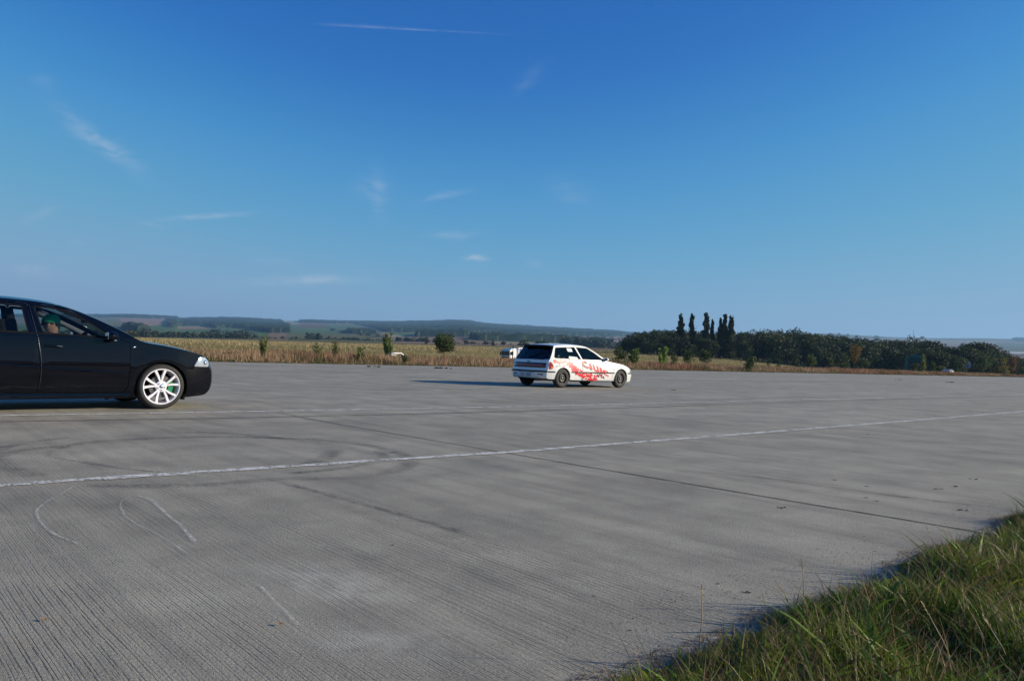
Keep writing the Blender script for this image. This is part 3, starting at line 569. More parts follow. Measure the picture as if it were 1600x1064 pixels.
# hedgerows and tree belts in the valley: nobody could count them
def belt(name, segs, label, seed):
    rng = np.random.default_rng(seed); VV = []; CCs = []
    for (x0, x1, y0, y1, hpx, dens) in segs:
        n = int((x1 - x0) * dens)
        for _ in range(n):
            px = rng.uniform(x0, x1); t_ = (px - x0) / (x1 - x0); by = y0 + (y1 - y0) * t_; e = vline(px) - by
            e5 = float(np.interp(px, EX, E500)); Y = inv_depth(px, e) if e > e5 + 1.05 else 620 + rng.uniform(0, 200)
            z = H + e * Y / F; X = Y * (px - CX) / F; hh_ = hpx * rng.uniform(.35, 1.25) * Y / F * (.6 + .7 * (mnoise.noise((px * .09, seed, 0)) > -.1)); wd = hh_ * rng.uniform(.7, 1.6)
            k = 26; d = rng.normal(size=(k, 3)); d /= np.linalg.norm(d, axis=1)[:, None]; P = d * np.array([wd / 2, wd / 2, hh_ / 2]) * rng.uniform(.5, 1, (k, 1)) + np.array([X, Y, z + hh_ * .45])
            V, _q = quads(P, np.full(k, max(hh_ * .22, .5 * Y / F)), rng); VV.append(V)
            c = np.array([(.020, .034, .014), (.035, .048, .020), (.05, .055, .025)][rng.integers(0, 3)]) * rng.uniform(.8, 1.3); CCs.append(np.tile(c, (len(V), 1)))
    V = np.concatenate(VV); o = np_mesh(name, V, np.arange(len(V)).reshape(-1, 4), M_leaf, cols=np.concatenate(CCs)); S(o, label, 'trees', kind='stuff')
belt('distant_tree_belt', [(-100, 190, 524, 526, 7, .8), (185, 400, 526, 529.5, 7, 1.3), (330, 400, 520, 522, 5, .8), (190, 240, 516, 520, 5, 1.2), (395, 500, 529, 531, 4, .35), (480, 500, 530, 531, 7, .8), (500, 620, 530, 534, 4, .7),
    (515, 580, 517, 521, 3, .8), (560, 600, 524, 527, 3.5, .9), (650, 690, 524, 524, 3, .8), (690, 735, 525, 526, 3, .9), (620, 700, 533, 535, 5, .9), (700, 800, 537, 539, 3, .4), (765, 800, 526, 528, 3, .8), (800, 990, 529, 531, 3.5, .9), (880, 975, 540, 546, 10, 1.0), (980, 1000, 545, 548, 8, 1)],
    'dark hedges and tree belts crossing the valley before the hills', 3)
# lone far trees on the right ridge
for px, tp, wp, lab in [(1310, 520, 7, 'tiny dark tree left of three on the right skyline'), (1324, 521.5, 4, 'tiny tree, middle of three on the right skyline'), (1337, 522.5, 8, 'tiny spreading tree, right of three on the right skyline'), (1369, 524, 11, 'small round tree on the right skyline near the mast')]:
    Y = 5200.; X = Y * (px - CX) / F; e = etop(px) - 2; z = H + e_at(px, Y) * Y / F; o = empty('skyline_tree', (X, Y, z), 0, lab, 'tree', 'trees on the right skyline'); hgt_ = max(6, (vline(px) - tp) * Y / F + H - z)
    make_crown('crown', hgt_, wp * Y / F, 160, 4.5, (.02, .03, .015), (.04, .05, .025), o, np.random.default_rng(int(px)), 'bushy')
# ---------------------------------------------------------------- dry grass belt beyond the concrete
def blades(P, hgtv, wid, lean, C, name, mat, label, cat, rng, segs=2):
    n = len(P); a = rng.uniform(0, 2 * np.pi, n); sd_ = np.stack([np.cos(a), np.sin(a), np.zeros(n)], 1) * wid[:, None] / 2; b = rng.uniform(0, 2 * np.pi, n); ln = np.stack([np.cos(b), np.sin(b), np.zeros(n)], 1) * (lean * hgtv)[:, None]
    rows = []
    for k in range(segs + 1):
        t_ = k / segs; wv = (1 - t_) ** .7 if k < segs else .08; c = P + ln * t_ ** 1.8 + np.array([0, 0, 1]) * (hgtv * (t_ - .12 * lean * t_ ** 2))[:, None]; rows += [c - sd_ * wv, c + sd_ * wv]
    V = np.stack(rows, 1); k2 = 2 * (segs + 1); base = np.arange(n)[:, None] * k2; Q = np.concatenate([base + np.array([2 * k, 2 * k + 1, 2 * k + 3, 2 * k + 2]) for k in range(segs)])
    o = np_mesh(name, V.reshape(-1, 3), Q, mat, cols=np.repeat(C, k2, axis=0)); return S(o, label, cat, kind='stuff')
rng = np.random.default_rng(11)
n = 170000; q = 330 * rng.uniform(0, 1, n) ** 1.55 - 22; p = rng.uniform(0, 1, n) ** 1.3 * 13 + .15
XY = V0 + DV * q[:, None] - NV * p[:, None]; dist = np.hypot(XY[:, 0], XY[:, 1])
nz1 = np.array([mnoise.noise((a * .35, b * .35, 0)) for a, b in XY]); nz2 = np.array([mnoise.noise((a * .09, b * .09, 7)) for a, b in XY]); nz3 = np.array([mnoise.noise((a * 1.3, b * 1.3, 3)) for a, b in XY])
env = np.clip(p / 1.6, .22, 1); hv = np.clip((.62 + .28 * nz1 + .16 * nz2 + .22 * nz3), .15, 1.05) * env * rng.uniform(.6, 1.1, n)
brown = np.array((.36, .21, .12)); straw = np.array((.48, .34, .21)); pink = np.array((.34, .17, .11)); grn = np.array((.085, .10, .035)); drk = np.array((.10, .075, .045))
u = rng.uniform(0, 1, (n, 1)); C = brown * (1 - u) + straw * u; k = (nz2 + nz1 * .5)[:, None] > .12; C = np.where(k, pink * (.7 + .6 * u), C)
gk = (rng.uniform(0, 1, n) < np.clip(.75 - p * .45, .10, .8)) | (rng.uniform(0, 1, n) < np.clip(nz1 * 1.2, 0, .5)); C[gk] = (grn * (.6 + .9 * u))[gk]; dk_ = rng.uniform(0, 1, n) < .12; C[dk_] = drk
P = np.column_stack([XY, np.full(n, .0)]); wv = np.maximum(.012, dist / F * .9) * rng.uniform(.6, 1.3, n)
blades(P, hv, wv, rng.uniform(.05, .5, n), C, 'dry_grass', M_dry, 'tall dry brown grass along the far edge of the concrete', 'grass', rng)
# shorter stubble of the field behind, seen at a glancing angle
n = 60000; Yv = 60 + 400 * rng.uniform(0, 1, n); pxv = rng.uniform(150, 1480, n); X = Yv * (pxv - CX) / F; pv_ = verge_p(X, Yv); ok = (pv_ > 10); X, Yv = X[ok], Yv[ok]
zz = np.array([hgt(a, b) for a, b in zip(X, Yv)]); n = len(X); u = rng.uniform(0, 1, (n, 1)); C = np.array((.29, .23, .10)) * (1 - u) + np.array((.42, .34, .18)) * u
blades(np.column_stack([X, Yv, zz - .02]), rng.uniform(.15, .4, n), Yv / F * 1.6, rng.uniform(.1, .6, n), C, 'field_stubble', M_dry, 'pale yellow-green grass of the wide field behind the dry belt', 'grass', rng, 1)
# ---------------------------------------------------------------- grass bank in front, where the photographer stands
def epx(q): return .10 * mnoise.noise((q * 1.3, 0, 4)) + .05 * mnoise.noise((q * 5, 0, 8))
bm = bmesh.new(); rowsv = []
for i in range(161):
    q = -8 + 48 * i / 160; e0 = NEAR_P + epx(q); rowsv.append([bm.verts.new((*lane(q, e0 + d_), z_)) for d_, z_ in ((-.03, -.02), (.02, .012), (.25, .05), (1, .07), (4, .08), (14, .05), (60, .0))])
for r0, r1 in zip(rowsv, rowsv[1:]):
    for k in range(6): bm.faces.new((r0[k], r0[k + 1], r1[k + 1], r1[k]))
S(bm_obj('grass_verge', bm, simple('verge_soil', (.045, .045, .022), 1, var=.5, scale=9), None, True), kind='structure')
rng = np.random.default_rng(21)
def fg(n, qa, qb, da, db, hm, wm, name, label, pal, lean=(.15, .9), power=1.0, segs=3, clump=.5):
    q = rng.uniform(qa, qb, n); d_ = da + (db - da) * rng.uniform(0, 1, n) ** power
    e0 = np.array([epx(a) for a in q]); XY = DL * q[:, None] + NL * (NEAR_P + e0 + d_)[:, None]
    c1 = np.array([mnoise.noise((a * 3.2, b * 3.2, 1)) for a, b in XY]); c2 = np.array([mnoise.noise((a * 9, b * 9, 2)) for a, b in XY]); c3_ = np.array([mnoise.noise((a * 1.1, b * 1.1, 5)) for a, b in XY])
    edge = np.clip(.35 + d_ / .25, .25, 1); hv = hm * np.clip(1 + clump * 1.3 * c1 + clump * c2, .25, 2.2) * edge * rng.uniform(.5, 1.25, n)
    pal = np.array(pal); t_ = np.clip(.5 + .9 * c3_ + .5 * c1 + rng.normal(size=n) * .25, 0, .999) * (len(pal) - 1); i0 = t_.astype(int); f = (t_ - i0)[:, None]; C = pal[i0] * (1 - f) + pal[np.minimum(i0 + 1, len(pal) - 1)] * f; C = C * rng.uniform(.65, 1.3, (n, 1))
    z = np.clip(d_ * .2, 0, .06); return blades(np.column_stack([XY, z]), hv, wm * rng.uniform(.6, 1.5, n), rng.uniform(*lean, n), C, name, M_grass, label, 'grass', rng, segs)
GP = [(.035, .07, .006), (.11, .20, .016), (.20, .30, .028), (.05, .09, .010), (.26, .24, .06), (.13, .18, .02)]
fg(135000, 1.4, 7.5, -.02, 2.6, .078, .0034, 'green_grass', 'lush green grass on the near bank at the lower right corner', GP)
fg(14000, 1.4, 7.5, 0, 2.6, .14, .004, 'withered_grass', 'brown withered blades mixed into the near green grass', [(.20, .13, .06), (.32, .24, .12), (.14, .08, .045), (.28, .17, .10)], (.2, 1.4))
fg(2600, 1.5, 7.5, -.02, 2.2, .13, .016, 'broad_weeds', 'broad green weed leaves among the near grass', [(.08, .14, .02), (.15, .24, .03), (.12, .16, .03)], (.5, 1.4))
fg(9000, 1.4, 7.5, -.10, .12, .05, .0032, 'matted_dead_grass', 'matted dead grass and litter creeping over the near concrete edge', [(.22, .16, .09), (.30, .23, .13), (.13, .09, .05)], (1.0, 2.6))
fg(1500, 1.4, 7.5, -.45, .0, .03, .0028, 'grass_litter', 'scattered bits of dead grass lying on the concrete beside the bank', [(.22, .16, .09), (.34, .27, .16), (.13, .09, .05)], (2.0, 3.6))
fg(60000, 7.5, 30, -.02, 3.2, .14, .008, 'verge_grass', 'green grass continuing along the near edge of the concrete', GP, segs=2)
fg(9000, -6, 1.4, -.02, 3.5, .12, .008, 'bank_grass', 'green grass around the spot the picture is taken from', GP, segs=2)
# tall straw stalks with seed heads: one object each for the few that stand out against the concrete
M_straw = simple('straw', (.36, .28, .17), .8, var=.3)
for i, (px, py, tx, ty, lab) in enumerate([(1090, 1030, 1097, 915, 'pale straw stalk standing upright at the left tip of the grass bank'), (1255, 950, 1252, 875, 'straw stalk with a thick brown seed head over the concrete'), (1232, 942, 1213, 910, 'short bent white straw stalk leaning left over the concrete'),
        (1462, 862, 1447, 823, 'thin pale stalk leaning left near the upper end of the grass bank'), (1500, 850, 1465, 824, 'long pale stalk leaning left across the joint line'), (1415, 915, 1420, 868, 'upright fuzzy straw stalk at the grass edge'), (1590, 1064, 1535, 960, 'thick slanting straw stem in front at the lower right'), (1500, 1064, 1440, 940, 'long straw stem leaning left amid the near grass')]):
    b_ = np.array(gp(px, py, .02)); Yb = b_[1]; d = ray(tx, ty); T_ = np.array([0, 0, H]) + d * (Yb - .03) / d[1]
    bm = bmesh.new(); mid = (b_ + T_) / 2 + np.array([.006, 0, .004]); tube(bm, [b_, mid, T_], [.0022, .0017, .001], 5)
    st_ = bm_obj('stalk', bm, M_straw, None, True); S(st_, lab, 'grass stalk', 'straw stalks over the near grass')
    bm = bmesh.new(); dirv = (T_ - mid) / np.linalg.norm(T_ - mid)
    for k in range(14): 
        c = T_ - dirv * k * .004; o_ = rng.normal(size=3) * .0025; tube(bm, [c, c + dirv * .008 + o_ * 1.5], [.0016, .0004], 4)
    bm_obj('seed_head', bm, M_straw, st_, True)
# crumbs of tar and soil, a leaf or two on the concrete
M_crumb = simple('tar_crumb', (.03, .025, .02), .9, var=.4); M_fallen = simple('fallen_leaf', (.30, .15, .05), .8, var=.3)
for i, (px, py, s_) in enumerate([(1222, 794, .035), (1499, 797, .04), (613, 852, .014), (1169, 926, .022), (1357, 679, .03), (1122, 912, .010), (927, 932, .010), (985, 985, .010), (1355, 778, .02), (1370, 783, .018), (1354, 760, .02), (1470, 764, .025), (1493, 760, .03), (1525, 749, .03), (1462, 764, .02), (1304, 750, .02), (1405, 593.5, .30), (1485, 597.5, .4), (697, 576, .5), (585, 573.5, .45), (1052, 609.5, .12)]):
    g_ = gp(px, py); rg = np.random.default_rng(i); bm = bmesh.new()
    for k in range(5):
        v = bmesh.ops.create_icosphere(bm, subdivisions=1, radius=.5 * s_ * rg.uniform(.3, .6))['verts']; c = Vector((rg.normal() * s_ * .5, rg.normal() * s_ * .35, s_ * .06))
        for a in v: a.co = Vector((a.co.x * 1.2, a.co.y, a.co.z * .35)) * rg.uniform(.8, 1.2) + c
    o = bm_obj('soil_crumb', bm, M_crumb, None, False); o.location = (g_[0], g_[1], .002); S(o, 'small dark crumb of soil or tar lying on the grey concrete', 'crumb', 'crumbs scattered on the concrete')
for px, py, lab in [(70, 970, 'curled orange-brown leaf on the grooved concrete at the lower left'), (437, 977, 'thin brown leaf fragment on the concrete near the pale scrape')]:
    g_ = gp(px, py); bm = bmesh.new(); rg = np.random.default_rng(px); ring = []
    for k in range(12):
        a = k * math.pi / 6; r_ = .010 * (1 + .3 * math.sin(3 * a)); ring.append(bm.verts.new((math.cos(a) * r_ * 1.4, math.sin(a) * r_ * .7, .002 + .002 * math.cos(2 * a) + rg.uniform(0, .002))))
    c = bm.verts.new((0, 0, .001))
    for k in range(12): bm.faces.new((c, ring[k], ring[(k + 1) % 12]))
    tube(bm, [(.018, 0, .004), (.028, .004, .006)], [.0008, .0005], 4); o = bm_obj('fallen_leaf', bm, M_fallen); o.location = (g_[0], g_[1], .006); S(o, lab, 'leaf')
# ---------------------------------------------------------------- car bodies
M_tyre = simple('tyre_rubber', (.018, .018, .018), .75, var=.35, scale=14, bump=.2); M_dark = simple('dark_trim', (.007, .007, .008), .7, spec=.08); M_cabin = simple('cabin_fabric', (.018, .019, .024), .9)
M_chrome = simple('chrome', (.75, .76, .78), .12, 1.); M_disc = simple('brake_disc', (.12, .12, .12), .45, 1.); M_caliper = simple('green_caliper', (.005, .20, .08), .4)
M_lens = simple('clear_lens', (.50, .56, .62), .1, .5, 1., var=.35, scale=22)
def catmull(pts, n, closed=False):
    P = [np.array(p, float) for p in pts]; out = []; idx = []
    for i in range(len(P) - 1):
        p0, p1, p2, p3 = P[max(i - 1, 0)], P[i], P[i + 1], P[min(i + 2, len(P) - 1)]
        m1, m2 = (p2 - p0) / 2, (p3 - p1) / 2; L = np.linalg.norm(p2 - p1)      # limited tangents: no overshoot
        m1 = m1 * min(1, 1.2 * L / (np.linalg.norm(m1) + 1e-9)); m2 = m2 * min(1, 1.2 * L / (np.linalg.norm(m2) + 1e-9))
        for k in range(n):
            s = k / n; out.append((2 * s ** 3 - 3 * s ** 2 + 1) * p1 + (s ** 3 - 2 * s ** 2 + s) * m1 + (-2 * s ** 3 + 3 * s ** 2) * p2 + (s ** 3 - s ** 2) * m2); idx.append(i)
    out.append(P[-1]); idx.append(len(P) - 2); return out, idx
def inset(poly, d):
    P = np.array(poly, float); n = len(P); A = sum(P[i][0] * P[(i + 1) % n][1] - P[(i + 1) % n][0] * P[i][1] for i in range(n)); s = 1 if A > 0 else -1; out = []
    for i in range(n):
        e1 = P[i] - P[i - 1]; e2 = P[(i + 1) % n] - P[i]; e1 /= np.linalg.norm(e1); e2 /= np.linalg.norm(e2)
        n1 = np.array([-e1[1], e1[0]]) * s; n2 = np.array([-e2[1], e2[0]]) * s; b = n1 + n2; b /= max(np.linalg.norm(b), 1e-6); out.append(tuple(P[i] + b * d / max(.45, b @ n1)))
    return out
def rounded(poly, r=.03, n=4):
    P = [np.array(p, float) for p in poly]; out = []
    for i in range(len(P)):
        a, b, c = P[i - 1], P[i], P[(i + 1) % len(P)]; ra = min(r, np.linalg.norm(a - b) * .45, np.linalg.norm(c - b) * .45)
        s, e = b + (a - b) / np.linalg.norm(a - b) * ra, b + (c - b) / np.linalg.norm(c - b) * ra
        for k in range(n + 1):
            t_ = k / n; out.append(tuple((1 - t_) ** 2 * s + 2 * t_ * (1 - t_) * b + t_ ** 2 * e))
    return out
def inpoly(poly, x, z): return bool(pip(poly, np.array([x]), np.array([z]))[0])
def cdt(loops, step, bbox=None):
    co, ed = [], []
    for lp in loops:
        b = len(co); co += [Vector((p[0], p[1])) for p in lp]; ed += [(b + i, b + (i + 1) % len(lp)) for i in range(len(lp))]
    xs = [c.x for c in co]; zs = [c.y for c in co]; L = np.array([(c.x, c.y) for c in co])
    gx = np.arange(min(xs) + step * .37, max(xs), step); gz = np.arange(min(zs) + step * .41, max(zs), step)
    for j, z in enumerate(gz):
        for x in gx + (step / 2 if j % 2 else 0):
            if np.min((L[:, 0] - x) ** 2 + (L[:, 1] - z) ** 2) > (step * .35) ** 2: co.append(Vector((x, z)))
    v, e, f, *_ = delaunay_2d_cdt(co, ed, [], 0, 1e-5); return [(p.x, p.y) for p in v], [tuple(t_) for t_ in f]
def tri_filter(V, Fc, test):
    keep = []
    for f in Fc:
        cx_, cz = sum(V[i][0] for i in f) / 3, sum(V[i][1] for i in f) / 3
        if test(cx_, cz): keep.append(f)
    return keep
def side_mesh(name, V, Fc, W, side, mat, parent, off=0., thick=0., smooth=True):
    ids = sorted({i for f in Fc for i in f}); mp_ = {a: k for k, a in enumerate(ids)}
    vs = [(V[i][0], side * (W(*V[i]) + off), V[i][1]) for i in ids]; fs = [tuple(mp_[i] for i in (f if side < 0 else f[::-1])) for f in Fc]
    if thick:
        n = len(vs); cnt = {}
        for f in fs:
            for a, b in ((f[0], f[1]), (f[1], f[2]), (f[2], f[0])): cnt[(a, b)] = 1
        rim = [(a, b) for (a, b) in cnt if (b, a) not in cnt]; vs += [(x, y - side * thick, z) for x, y, z in vs]; fs2 = [tuple(i + n for i in f[::-1]) for f in fs]
        fs = fs + fs2 + [(b, a, a + n, b + n) for a, b in rim]
    o = mesh(name, vs, fs, mat, parent, False)
    if smooth:
        nf = len(Fc); fl = [True] * nf + [True] * (len(o.data.polygons) - nf); o.data.polygons.foreach_set('use_smooth', fl)
        if thick: o.data.set_sharp_from_angle(angle=math.radians(35))
    return o
def drape(name, polys, W, side, mat, parent, off=.003, step=.06):
    allV, allF = [], []
    for pl in polys:
        V, Fc = cdt([pl], step); Fc = tri_filter(V, Fc, lambda x, z: inpoly(pl, x, z)); b = len(allV); allV += V; allF += [tuple(i + b for i in f) for f in Fc]
    return side_mesh(name, allV, allF, W, side, mat, parent, off)
def strip_side(name, pts, h, W, mat, parent, side=-1, t_=.012):        # moulding along the flank
    bm = bmesh.new(); R = []
    for x, z in pts:
        y = W(x, z) + .001; R.append([bm.verts.new((x, side * yy, zz)) for yy, zz in ((y - .004, z - h / 2), (y + t_ * .8, z - h / 2 + .003), (y + t_, z), (y + t_ * .6, z + h / 2 - .003), (y - .004, z + h / 2))])
    for a, b in zip(R, R[1:]):
        for k in range(4): bm.faces.new((a[k], a[k + 1], b[k + 1], b[k]))
    bm.faces.new(R[0]); bm.faces.new(R[-1][::-1]); return bm_obj(name, bm, mat, parent, False)
def circle(cx_, cz, r, n=40): return [(cx_ + r * math.cos(2 * math.pi * k / n), cz + r * math.sin(2 * math.pi * k / n)) for k in range(n)]
def build_shell(car, rows, W, windows, doors, arches, mats, glass_t, step=.07, ps=2.4, seg=6, holes=()):
    """rows: (centre x,z),(corner x,z),region; returns interpolated lines. Regions with glass get a pane between the pillars."""
    Cc, idx = catmull([r[0] for r in rows], seg); Kc, _ = catmull([r[1] for r in rows], seg); reg = [rows[i][2] for i in idx]
    outline = [tuple(k) for k in Kc]
    for side in (-1, 1):
        loops = [outline] + [circle(*a) for a in arches]
        for w_ in windows: loops += [w_['hole'], inset(w_['hole'], .016)]
        for d in doors: loops += [d['poly'], inset(d['poly'], .0055)]
        for hpoly in holes: loops.append(hpoly)
        V, Fc = cdt(loops, step); ins = lambda pl, x, z: inpoly(pl, x, z)
        Fc = tri_filter(V, Fc, lambda x, z: ins(outline, x, z) and not any((x - a[0]) ** 2 + (z - a[1]) ** 2 < a[2] ** 2 * .998 for a in arches))
        wf = {i: [] for i in range(len(windows))}; tf = {i: [] for i in range(len(windows))}; df = {i: [] for i in range(len(doors))}; body = []
        wi = [inset(w_['hole'], .016) for w_ in windows]; di = [inset(d['poly'], .0055) for d in doors]
        for f in Fc:
            x, z = sum(V[i][0] for i in f) / 3, sum(V[i][1] for i in f) / 3; done = False
            for i, w_ in enumerate(windows):
                if ins(w_['hole'], x, z): (wf if ins(wi[i], x, z) else tf)[i].append(f); done = True; break
            if done: continue
            if any(ins(hp, x, z) for hp in holes): continue
            for i, d in enumerate(doors):
                if ins(d['poly'], x, z):
                    if ins(di[i], x, z): df[i].append(f)
                    done = True; break
            if not done: body.append(f)
        side_mesh('side_panel', V, body, W, side, mats['paint'], car, 0, .03)
        for i, d in enumerate(doors):
            dn = side_mesh('door', V, df[i], W, side, mats['paint'], car, .0008, .03); d.setdefault('obj', {})[side] = dn
        for i, w_ in enumerate(windows):
            fr = side_mesh('window', V, tf[i], W, side, mats['trim'], car, -.002, .014); side_mesh('pane', V, wf[i], W, side, mats['side_glass'][i], fr, -.007); w_.setdefault('obj', {})[side] = fr
    # top skin: strips across the car
    ts = np.array([0, .02, .05, .09, .14, .2, .3, .42, .56, .72, .86, 1.]); NT = len(ts)
    def sec(i, t_):
        K, Cn = Kc[i], Cc[i]; g = 1 - (1 - t_) ** ps; return np.array([K[0] + (Cn[0] - K[0]) * g, W(K[0], K[1]) * (1 - t_), K[1] + (Cn[1] - K[1]) * g])
    regs = {}
    for i in range(len(Kc) - 1): regs.setdefault(reg[i], []).append(i)
    for rg, ii in regs.items():
        gt = glass_t.get(rg); cols_ = [t_ for t_ in ts]
        if gt: cols_ = [0, gt * .25, gt * .6, gt] + [t_ for t_ in ts if t_ > gt + .02]
        for part_glass in ((False, True) if gt else (False,)):
            cc = [t_ for t_ in cols_ if (t_ >= gt if part_glass else t_ <= gt)] if gt else cols_
            rowsi = sorted(set(ii) | {k + 1 for k in ii}); segsets = []; vs = []; fs = []; n = len(cc)
            lat = [(-1, t_) for t_ in cc] + [(1, t_) for t_ in reversed(cc)] if (part_glass or not gt) else None
            if lat is not None:
                if cc[-1] == 1: lat = [(-1, t_) for t_ in cc] + [(1, t_) for t_ in reversed(cc[:-1])]
                blocks = [lat]
            else: blocks = [[(-1, t_) for t_ in cc], [(1, t_) for t_ in reversed(cc)]]
            for lt in blocks:
                b = len(vs)
                pos = {r_: k for k, r_ in enumerate(rowsi)}
                for r_ in rowsi:
                    for s_, t_ in lt: p = sec(r_, t_); vs.append((p[0], s_ * p[1], p[2] - (.004 if part_glass else 0)))
                m_ = len(lt)
                for r_ in ii:
                    a, c = pos[r_] * m_ + b, pos[r_ + 1] * m_ + b
                    for k in range(m_ - 1): fs.append((a + k, c + k, c + k + 1, a + k + 1))
            nm = {'windscreen': 'windscreen', 'rear_glass': 'rear_window'}.get(rg, rg) if part_glass else ({'windscreen': 'pillar', 'rear_glass': 'pillar'}.get(rg, rg))
            o = mesh(nm, vs, fs, mats['screen_glass'] if part_glass and rg == 'windscreen' else mats['rear_glass'] if part_glass else mats.get(rg, mats['paint']), car, True)
            bmx = bmesh.new(); bmx.from_mesh(o.data); bmesh.ops.recalc_face_normals(bmx, faces=bmx.faces)
            # make normals face away from the car's middle
            cpt = Vector((sum(r[0][0] for r in rows) / len(rows), 0, .6)); s_ = sum((f.calc_center_median() - cpt).dot(f.normal) * f.calc_area() for f in bmx.faces)
            if s_ < 0: bmesh.ops.reverse_faces(bmx, faces=bmx.faces)
            bmx.to_mesh(o.data); bmx.free()
            if not part_glass:
                sm = o.modifiers.new('thickness', 'SOLIDIFY'); sm.thickness = .02; sm.offset = -1
    return Cc, Kc, reg
def wheel(parent, loc, R, Wd, rimR, side, style, mats, rot=0.):
    w_ = bpy.data.objects.new('wheel', None); col.objects.link(w_); w_.parent = parent; w_.location = loc; w_.rotation_euler = (0, 0, math.pi if side > 0 else 0)     # outer face looks to -y
    h = Wd / 2; bm = bmesh.new()
    lathe(bm, [(rimR - .004, -h + .012), (rimR + .006, -h + .004), (rimR + .45 * (R - rimR), -h), (R - .022, -h + .010), (R - .008, -h + .024), (R, -h + .045), (R + .001, -h * .3), (R - .006, -h * .28), (R - .006, -h * .24), (R + .001, -h * .22), (R + .001, h * .22), (R - .006, h * .24), (R - .006, h * .28), (R, h * .3), (R, h - .045), (R - .02, h - .01), (rimR + .01, h), (rimR - .01, h - .02)], 72)
    t_ = bm_obj('tyre', bm, M_tyre, w_, True)
    bm = bmesh.new(); lathe(bm, [(rimR + .002, -h + .006), (rimR - .004, -h + .001), (rimR - .014, -h + .006), (rimR - .020, -h + .03), (rimR - .03, h * .2), (rimR - .03, h - .02)], 64)
    b_ = -h + .004
    if style == 'alloy':
        for k in range(5):
            for s_ in (-1, 1):
                a0 = rot + k * 2 * math.pi / 5 + s_ * .115; a1 = rot + k * 2 * math.pi / 5 + s_ * .285; w0, w1 = .020, .031; r0, r1 = .060, rimR - .012; vs = []
                for r_, a, wv, y in ((r0, a0, w0, b_ + .018), ((r0 + r1) / 2, (a0 * .42 + a1 * .58), (w0 + w1) / 2, b_ + .012), (r1, a1, w1, b_ + .004)):
                    er = np.array([math.cos(a), math.sin(a)]); et = np.array([-er[1], er[0]])
                    for q_, yy in ((-wv, y + .03), (-wv * .85, y), (wv * .85, y), (wv, y + .03)): v = er * r_ + et * q_ * .62; vs.append(bm.verts.new((v[0], yy, v[1])))
                for i in range(2):
                    for k2 in range(3): bm.faces.new((vs[i * 4 + k2], vs[i * 4 + k2 + 1], vs[i * 4 + 5 + k2], vs[i * 4 + 4 + k2]))
        lathe(bm, [(.001, b_ + .014), (.035, b_ + .014), (.060, b_ + .017), (.075, b_ + .022), (.076, b_ + .05)], 40)
        rim = bm_obj('rim', bm, mats['rim'], w_, True); rim.data.set_sharp_from_angle(angle=math.radians(38))
        bm = bmesh.new()
        for k in range(5): a = rot + (k + .5) * 2 * math.pi / 5; r_ = bmesh.ops.create_cone(bm, cap_ends=True, segments=6, radius1=.011, radius2=.009, depth=.02, matrix=Matrix.Translation((math.cos(a) * .05, b_ + .012, math.sin(a) * .05)) @ Matrix.Rotation(math.pi / 2, 4, 'X'))
        bm_obj('wheel_bolts', bm, M_chrome, w_)
        bm = bmesh.new(); lathe(bm, [(.001, b_ + .004), (.022, b_ + .006), (.028, b_ + .012), (.028, b_ + .02)], 28); bm_obj('hub_cap', bm, M_chrome, w_, True)
        bm = bmesh.new(); lathe(bm, [(.06, b_ + .05), (.155, b_ + .05), (.155, b_ + .075), (.06, b_ + .075)], 48); bm_obj('brake_disc', bm, M_disc, w_, False)
    else:
        lathe(bm, [(rimR - .022, -h + .045), (rimR - .05, -h + .05), (.115, -h + .022), (.085, -h + .016), (.075, -h + .03), (.03, -h + .03), (.028, -h + .008), (.001, -h + .005)], 48)
        rim = bm_obj('rim', bm, mats['rim'], w_, True)
        bm = bmesh.new()
        for k in range(16): a = k * 2 * math.pi / 16; bmesh.ops.create_cone(bm, cap_ends=True, segments=8, radius1=.011, radius2=.011, depth=.006, matrix=Matrix.Translation((math.cos(a) * .135, -h + .033, math.sin(a) * .135)) @ Matrix.Rotation(math.pi / 2, 4, 'X'))
        bm_obj('vent_hole', bm, M_dark, w_); bm = bmesh.new(); lathe(bm, [(.001, -h + .002), (.028, -h + .004), (.032, -h + .012)], 24)
        for k in range(4): a = k * math.pi / 2 + .5; bmesh.ops.create_cone(bm, cap_ends=True, segments=6, radius1=.012, radius2=.010, depth=.02, matrix=Matrix.Translation((math.cos(a) * .056, -h + .022, math.sin(a) * .056)) @ Matrix.Rotation(math.pi / 2, 4, 'X'))
        lathe(bm, [(.082, -h + .013), (.092, -h + .012), (.102, -h + .018)], 36); bm_obj('hub_cap', bm, M_disc, w_, False)
    return w_
def liner(car, cx_, cz, r, yo, yi, z0, side):
    bm = bmesh.new(); A = []
    for k in range(25):
        a = -math.radians(20) + math.radians(220) * k / 24; x, z = cx_ + r * math.cos(a), max(z0, cz + r * math.sin(a)); A.append((bm.verts.new((x, side * yo, z)), bm.verts.new((x, side * yi, z))))
    for a, b in zip(A, A[1:]): bm.faces.new((a[0], b[0], b[1], a[1]))
    bm.faces.new([a[1] for a in A]); return bm_obj('wheel_arch_liner', bm, M_dark, car)
